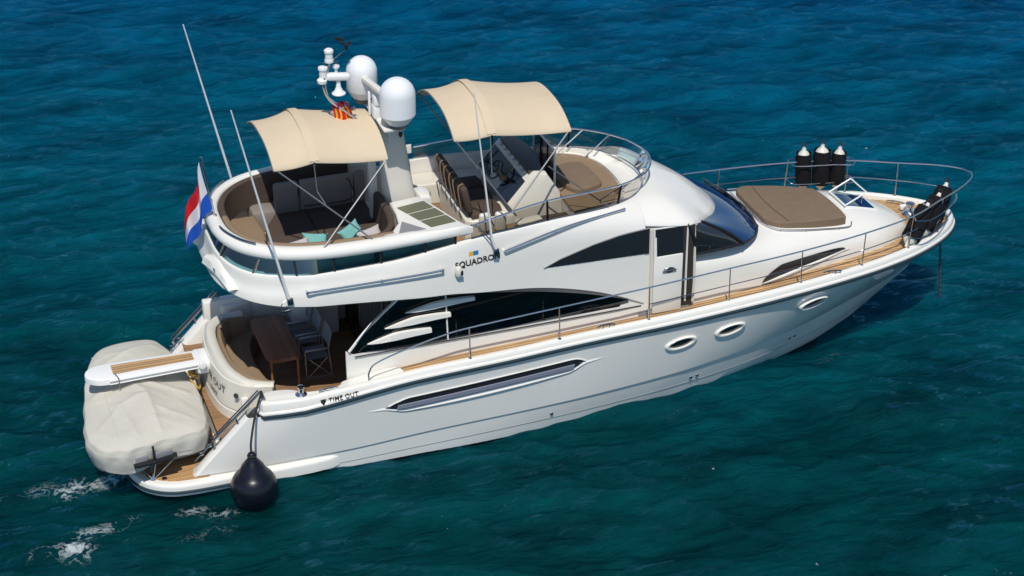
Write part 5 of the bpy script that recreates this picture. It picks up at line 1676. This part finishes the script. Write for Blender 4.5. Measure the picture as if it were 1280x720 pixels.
# gangway: hydraulic passerelle reaching aft over the covered tender -- part of the yacht
def build_passerelle():
    zz = lambda x, y: 1.74 + .0 * x
    o = [(1.28, .34), (1.28, -.16), (-.55, -.22), (-.82, -.18), (-1.0, -.04), (-1.04, .10), (-.98, .26), (-.80, .38), (-.55, .40)]
    P = [(1.28, .34), (1.28, -.16)] + [tuple(p[:2]) for p in catmull([(x, y, 0) for x, y in o[2:]], 5)]
    p = part('passerelle', MB().slab(P, 1.60, zz, .035, 3), M['white'])
    part('passerelle_tread', MB().slab([(1.12, .25), (1.12, -.04), (-.50, -.08), (-.50, .28)], 1.73, 1.747, .003, 1), M['teakside'], p)
    rr = MB().tube([(1.22, -.19, 1.70), (-.6, -.25, 1.70)], .022, 8); rr.tube([(1.22, -.20, 1.63), (-.6, -.26, 1.63)], .014, 6)
    part('passerelle_edge', rr, M['white'], p)
    b = MB().box((1.30, .1, 1.60), (.30, .62, .26), .05, seg=3); b.lathe([(0, .05), (.07, .04), (.08, 0), (.07, -.04), (0, -.05)], (1.24, -.27, 1.72), 14, (0, 1, 0))
    part('passerelle_bracket', b, M['white'], p)
    s = MB().tube([(1.24, .05, 1.5), (.95, .05, 1.1), (1.15, .1, .6)], .05, 8); s.tube([(1.2, -.1, 1.5), (1.1, -.1, .8)], .03, 6)
    part('passerelle_ram', s, M['dsteel'], p)
    ys = MB().box((1.1, .1, 1.35), (.22, .3, .08), .03, Quaternion((0, 1, 0), .6)); ys.tube([(1.0, .0, 1.3), (1.15, -.2, 1.15), (1.2, .2, 1.2), (1.05, .3, 1.35)], .022, 6, smooth=4)
    part('passerelle_strap', ys, M['yellow'], p)
    hk = MB().tube([(-.42, -.26, 1.72), (-.42, -.27, 1.58), (-.44, -.26, 1.50)], .014, 6); hk.tube([(-.47, -.1, 1.76), (-.42, -.26, 1.73)], .012, 6)
    part('passerelle_hook', hk, M['dsteel'], p)
build_passerelle()

# ---- covered tender across the stern platform
def build_tender():
    r = empty('covered_tender', (-.10, -.2, .45)); tag(r, 'dinghy under a baggy off-white cover, carried across the stern platform', 'dinghy')
    NU, NV = 320, 90
    OUTL = [(1.12, -.1), (1.12, -.8), (1.06, -1.55), (.86, -1.86), (.10, -1.98), (-.56, -2.10), (-1.10, -1.94), (-1.30, -1.40), (-1.22, -.5), (-1.02, .7), (-.80, 1.45), (-.52, 1.88), (-.05, 2.02), (.55, 1.96), (.78, 1.6), (.95, 1.0)]
    OQ = catmull([(x, y, 0) for x, y in OUTL], 16, True)
    rows = []
    nz = np.random.RandomState(3)
    ks = [(nz.uniform(1.2, 6), nz.uniform(1.2, 6), nz.uniform(0, 6.28), nz.uniform(.5, 1)) for _ in range(12)]
    def wr(x, y):
        s_ = 0
        for i, (a, b, p, w) in enumerate(ks):
            v = math.sin(a * x * (1 if i % 2 else -1) + b * y + p)
            s_ += w * (1 - abs(v)) ** 3 / math.hypot(a, b)
        return s_
    FOLDS = [((-.52, -.75), (.05, -.62), .05), ((.05, -.62), (.10, -1.75), .05), ((.05, -.62), (-.25, .15), .04), ((.85, -.55), (-.2, .05), .05), ((-.25, .15), (-.95, -.1), .045), ((-.52, -.75), (-.35, -1.8), .035),
             ((.75, -1.5), (.1, -1.0), .03), ((-1.0, -1.3), (-.5, -.75), .03), ((.9, .3), (.2, .25), .03), ((-.7, .9), (.1, 1.3), .035), ((.6, 1.5), (.1, 1.3), .03), ((-.9, .4), (-.3, .6), .03)]
    def folds(x, y):
        s_ = 0
        for (a, b, h_) in FOLDS:
            ax, ay = a; bx, by = b
            t_ = max(0, min(1, ((x-ax)*(bx-ax) + (y-ay)*(by-ay)) / ((bx-ax)**2 + (by-ay)**2)))
            d_ = math.hypot(x - ax - t_*(bx-ax), y - ay - t_*(by-ay))
            s_ = max(s_, h_ * math.exp(-d_ / .09)) 
        return s_
    def outline(a):
        f_ = (a / (2 * math.pi) * len(OQ)) % len(OQ); i = int(f_)
        p = OQ[i].lerp(OQ[(i + 1) % len(OQ)], f_ - i)
        return p.x, p.y
    for j in range(NV + 1):
        t = j / NV
        row = []
        for i in range(NU):
            a = 2 * math.pi * i / NU
            ox, oy = outline(a)
            cx, cy = -.08, float(np.interp(oy, [-2.1, -1.0, 1.0, 2.0], [-1.25, -.85, .85, 1.25]))
            if t < .42:           # side drop, hem to shoulder
                q = t / .42
                k = 1 - .055 * (1 - math.sin(q * math.pi * .62) / math.sin(math.pi * .62) if q < .8 else 0)
                z = .72 + (1.20 - .72) * q ** .9
                ins = .04 * q ** 4
                x, y = cx + (ox - cx) * (k - ins), cy + (oy - cy) * (k - ins)
                fold = .022 * math.sin(a * 9 + 2 * math.sin(a * 3)) * (1 - q) + .012 * math.sin(a * 23 + 3 * q)
                x += fold * math.cos(a); y += fold * math.sin(a)
                hem = .05 * math.sin(a * 5 + 1) * (1 - q)
                z += hem
            else:
                q = (t - .42) / .58
                k = .96 * (1 - q)
                x, y = cx + (ox - cx) * k, cy + (oy - cy) * k
                dome = 1 - (1 - q) ** 3.4
                z = 1.22 + .15 * dome
                z += .16 * math.exp(-((x + .05) / .45) ** 2 - ((y + .55) / .75) ** 2)       # steering console below
                z += .10 * math.exp(-((x - .1) / .5) ** 2 - ((y - 1.1) / .5) ** 2)
                z += -.03 * math.exp(-((y - .22) / .22) ** 2)
                z += (.012 * (wr(x * 1.2, y * 1.0) - .8) + folds(x, y)) * min(1, q * 4)
            row.append((x, y, z))
        rows.append(row)
    mb = MB().grid(rows, closed_u=True)
    c = sub('boat_cover', mb, M['cover'], r, angle=70)
    # stitched seams of the cover, pulled over its shoulders
    for x0 in (-.72, .52):
        pth = []
        for y_ in np.linspace(-1.75, 1.6, 60):
            best = None
            for r_ in rows[38:]:
                for p in r_[::2]:
                    d_ = (p[0] - x0) ** 2 + (p[1] - y_) ** 2
                    if best is None or d_ < best[0]: best = (d_, p)
            pth.append((best[1][0] * .3 + x0 * .7, y_, best[1][2] + .002))
        sub('cover_seam', MB().tube(pth, .007, 5), M['cover'], r)
    hem = MB().tube([(x, y, z + .05) for x, y, z in rows[3]], .010, 5, closed=True)
    sub('hem_cord', hem, M['grey'], r)
    hl = MB(); hr_ = []
    for (k, z) in ((.55, .46), (.80, .52), (.95, .68), (.97, .85)):
        hr_.append([(-.10 + (outline(2*math.pi*i/60)[0] + .10) * k, outline(2*math.pi*i/60)[1] * k, z) for i in range(60)])
    hl.grid(hr_, closed_u=True); hl.f.append(tuple(range(60)))
    sub('tender_hull', hl, M['grey'], r)
    # chocks carrying it
    ck = MB()
    for y in (-1.1, .9): ck.box((-.1, y, .43), (1.2, .12, .14), .02)
    sub('chock', ck, M['grey'], r)
    # steering stand and lifting fitting hung at the near end
    return r
build_tender()

def build_stand():
    r = empty('folding_support_stand', (-.2, -1.9, .37)); tag(r, 'black and steel folding support with splayed struts on the teak platform', 'stand')
    top = Vector((-.12, -1.98, .98))
    br = MB().box((-.36, -2.06, .93), (.24, .10, .20), .02, Quaternion((0, 0, 1), .12)); br.box((.05, -2.06, .99), (.40, .06, .14), .02, Quaternion((0, 0, 1), .12))
    sub('bracket', br, M['grey'], r)
    tr = MB().box((-.12, -2.14, .90), (.70, .12, .06), .02, Quaternion((0, 0, 1), .10)); tr.tube([(-.52, -2.12, .86), (.32, -2.05, .92)], .05, 8)
    sub('cross_tube', tr, M['black'], r)
    foot = Vector((-.16, -1.92, .39))
    for P, rd in (([(-.13, -2.12, 1.24), (-.12, -2.16, .92), tuple(foot)], .026), ([(.30, -2.08, .90), tuple(foot + Vector((.04, 0, 0)))], .02), ([(-.44, -1.98, .72), tuple(foot)], .018), ([(-.2, -2.15, .92), (-.2, -2.13, .68)], .02)):
        sub('strut', MB().tube(P, rd, 8), M['dsteel'], r)
    sub('foot', MB().lathe([(0, .05), (.04, .05), (.06, .01), (.065, 0)], (foot.x, foot.y, .372), 14), M['steel'], r)
build_stand()

# ---- fenders
def fender(c, axis, L_, rad, label, group, name='fender', tip=.22):
    q = Vector((0, 0, 1)).rotation_difference(Vector(axis).normalized())
    r = empty('fender', c); r.rotation_mode = 'QUATERNION'; r.rotation_quaternion = q
    tag(r, label, 'fender', group)
    h = L_ / 2
    body = MB().lathe([(0, -h), (.03, -h), (.035, -h + .05), (rad * .55, -h + .12), (rad * .93, -h + tip), (rad, -h + tip + .06), (rad, h - tip - .06), (rad * .93, h - tip), (rad * .62, h - .12), (.045, h - .06), (.04, h), (0, h)], (0, 0, 0), 20)
    obj('fender_body', body, M['rubberwhite'], r, 50)
    sock = MB(); rows = []
    for z in np.linspace(-h + tip - .03, h - tip + .085, 14):
        rr = rad + .016 if abs(z) < h - tip + .02 else rad * .99 + .004
        rows.append([((rr + .005 * math.sin(5 * a + 9 * z)) * math.cos(a), (rr + .005 * math.sin(5 * a + 9 * z)) * math.sin(a), z) for a in np.linspace(0, 2 * math.pi, 25)[:-1]])
    sock.grid(rows, closed_u=True)
    obj('fender_sock', sock, M['blackcloth'], r, 60)
    rp = MB().tube([(.0, 0, h - .03), (.05, 0, h + .06), (0, .03, h + .1), (-.04, 0, h + .04), (0, 0, h - .03)], .014, 6, smooth=3)
    obj('fender_line', rp, M['rope'], r)
    return r
gp = 'black socked fenders racked on the port bow rail'
fender((15.44, 1.80, 2.88), (-.03, .03, 1), 1.08, .165, 'black socked fender on the far bow rail, nearest the sun pad of its three', gp)
fender((15.82, 1.67, 2.92), (0, .03, 1), 1.14, .185, 'tall middle fender of the three racked on the far bow rail', gp)
fender((16.17, 1.54, 2.90), (.04, .03, 1), 1.08, .155, 'black socked fender on the far bow rail, nearest the anchor windlass of its three', gp)
gs = 'black socked fenders lying inside the near bow rail'
fender((16.72, -1.12, 2.66), (.64, .40, .62), 1.12, .19, 'black fender inside the near bow rail, the one closest to the teak side deck', gs)
fender((17.16, -.88, 2.70), (.60, .42, .66), 1.12, .19, 'middle one of the three black fenders leaning inside the near bow rail', gs)
fender((17.56, -.56, 2.74), (.54, .44, .70), 1.08, .18, 'black fender with white head right at the bow tip', gs)
for z in (2.62, 3.07):
    rk = MB()
    rk.tube([(15.1, 1.86, z), (15.2, 1.62, z), (16.0, 1.44, z), (16.42, 1.30, z), (16.55, 1.5, z)], .013, 6, smooth=4)
    rk.tube([(15.1, 1.86, z), (15.2, 2.0, z), (15.9, 1.88, z), (16.5, 1.66, z), (16.55, 1.5, z)], .013, 6, smooth=4)
    part('fender_rack', rk, M['steel'])
for z, k in ((2.58, 0), (2.98, .1)):
    rk = MB()
    rk.tube([(16.35 + k, -1.50, z), (16.6 + k, -.98, z), (17.3 + k, -.62, z), (17.85 + k, -.42, z)], .013, 6, smooth=4)
    rk.tube([(16.35 + k, -1.50, z), (16.7 + k, -1.50, z - .03), (17.3 + k, -1.16, z - .03), (17.85 + k, -.62, z)], .013, 6, smooth=4)
    part('fender_rack', rk, M['steel'])

def ball_fender():
    c = Vector((1.64, -2.74, .30))
    r = empty('ball_fender', c); tag(r, 'big dark navy pear-shaped ball fender hanging at the starboard quarter', 'fender')
    prof = [(0, -.47)]
    for k in range(1, 15):
        a = -math.pi / 2 + k / 14 * math.pi * .80
        prof.append((.46 * math.cos(a), .46 * math.sin(a)))
    prof += [(.22, .50), (.13, .62), (.075, .70), (.07, .78), (.05, .80), (0, .80)]
    obj('fender_body', MB().lathe(prof, (0, 0, 0), 36), M['navy'], r, 60)
    ln = MB().tube([(0, 0, .74), (.02, .10, .95), (.20, .42, 1.35), (.38, .60, 1.70)], .022, 6, smooth=5)
    ln.lathe([(.08, .70), (.095, .73), (.08, .76)], (0, 0, 0), 14)
    obj('fender_line', ln, M['rope'], r)
ball_fender()

# ---- anchor chain
def chain():
    mb = MB(); x0, z0 = 18.02, 2.05
    n = 34
    for i in range(n):
        z = z0 - i * .062; x = x0 + .006 * i
        ring = []
        for a in np.linspace(0, 2 * math.pi, 11)[:-1]:
            u, v = .026 * math.cos(a), .047 * math.sin(a)
            ring.append((x + (u if i % 2 else 0), (0 if i % 2 else u), z + v))
        mb.tube(ring, .009, 5, closed=True)
    thing('anchor_chain', mb, M['galv'], 'dark anchor chain hanging from the bow into the water', 'chain')
chain()

# ---- ensign on its staff, courtesy flag under the mast arm
st = MB().tube([(1.80, .02, 4.62), (1.60, .02, 6.05)], .018, 6); st.lathe([(0, 0), (.03, .01), (.03, .04), (0, .05)], (1.60, .02, 6.05), 10)
st.tube([(1.84, .02, 4.6), (1.78, .02, 4.85)], .03, 8)
part('ensign_staff', st, M['steel'])
def ensign():
    r = empty('ensign_flag', (1.64, .02, 5.1)); tag(r, 'red, white and blue ensign hanging limp from the staff at the stern', 'flag')
    # hoist runs along the staff, the fly collapses downward in folds
    def pt(u, v):      # u 0..1 from hoist to fly, v 0..1 from bottom to top
        hx, hz = 1.75 - .15 * v, 4.98 + 1.02 * v
        d = u * 1.45
        ang = .95
        x = hx - d * .36 - .05 * math.sin(u * 7 + v * 2)
        y = .02 + d * .10 + .11 * math.sin(u * 9 + v * 1.5) * min(1, u * 3) 
        z = hz - d * .92 * (.70 + .30 * v)
        # gather
        g = min(1, u * 1.6)
        cx = 1.60 - d * .24; x = x * (1 - .62 * g) + cx * .62 * g
        return (x, y, z)
    def strip(v0, v1, nm, m, u0=0, u1=1):
        rows = [[pt(u, v) for u in np.linspace(u0, u1, 26)] for v in np.linspace(v0, v1, 6)]
        back = [[(x, y + .004, z) for x, y, z in q] for q in rows]
        sub(nm, MB().grid(rows).grid(back, flip=True), m, r, 80)
    strip(.67, 1, 'red_stripe', M['flagred'], .26, 1); strip(.67, 1, 'white_canton', M['flagwhite'], 0, .24); strip(.67, 1, 'red_bar', M['flagred'], .24, .26)
    strip(.34, .67, 'white_stripe', M['flagwhite']); strip(0, .34, 'blue_stripe', M['flagblue'])
ensign()
def courtesy():
    r = empty('courtesy_flag', (4.36, -.02, 6.6)); tag(r, 'small red and yellow striped courtesy flag hanging below the mast arm', 'flag')
    def pt(u, v):
        x = 4.22 + .30 * u + .03 * math.sin(v * 5); y = -.05 + .05 * math.sin(u * 9 + v * 2); z = 6.86 - .02 * u - (1 - v) * .40 - .10 * (1 - u) * (1 - v) + .02
        return (x + (1 - v) * .04 * (1 if u > .5 else -.6), y, z)
    n = 9
    for k in range(n):
        rows = [[pt(u, v) for v in np.linspace(0, .72, 8)] for u in np.linspace(k / n, (k + 1) / n, 3)]
        sub('flag_stripe', MB().grid(rows), M['flagyellow' if k % 2 else 'flagred'], r, 80)
    rows = [[pt(u, v) for v in np.linspace(.72, 1, 4)] for u in np.linspace(0, 1, 12)]
    sub('flag_head', MB().grid(rows), M['flagmaroon'], r, 80)
courtesy()
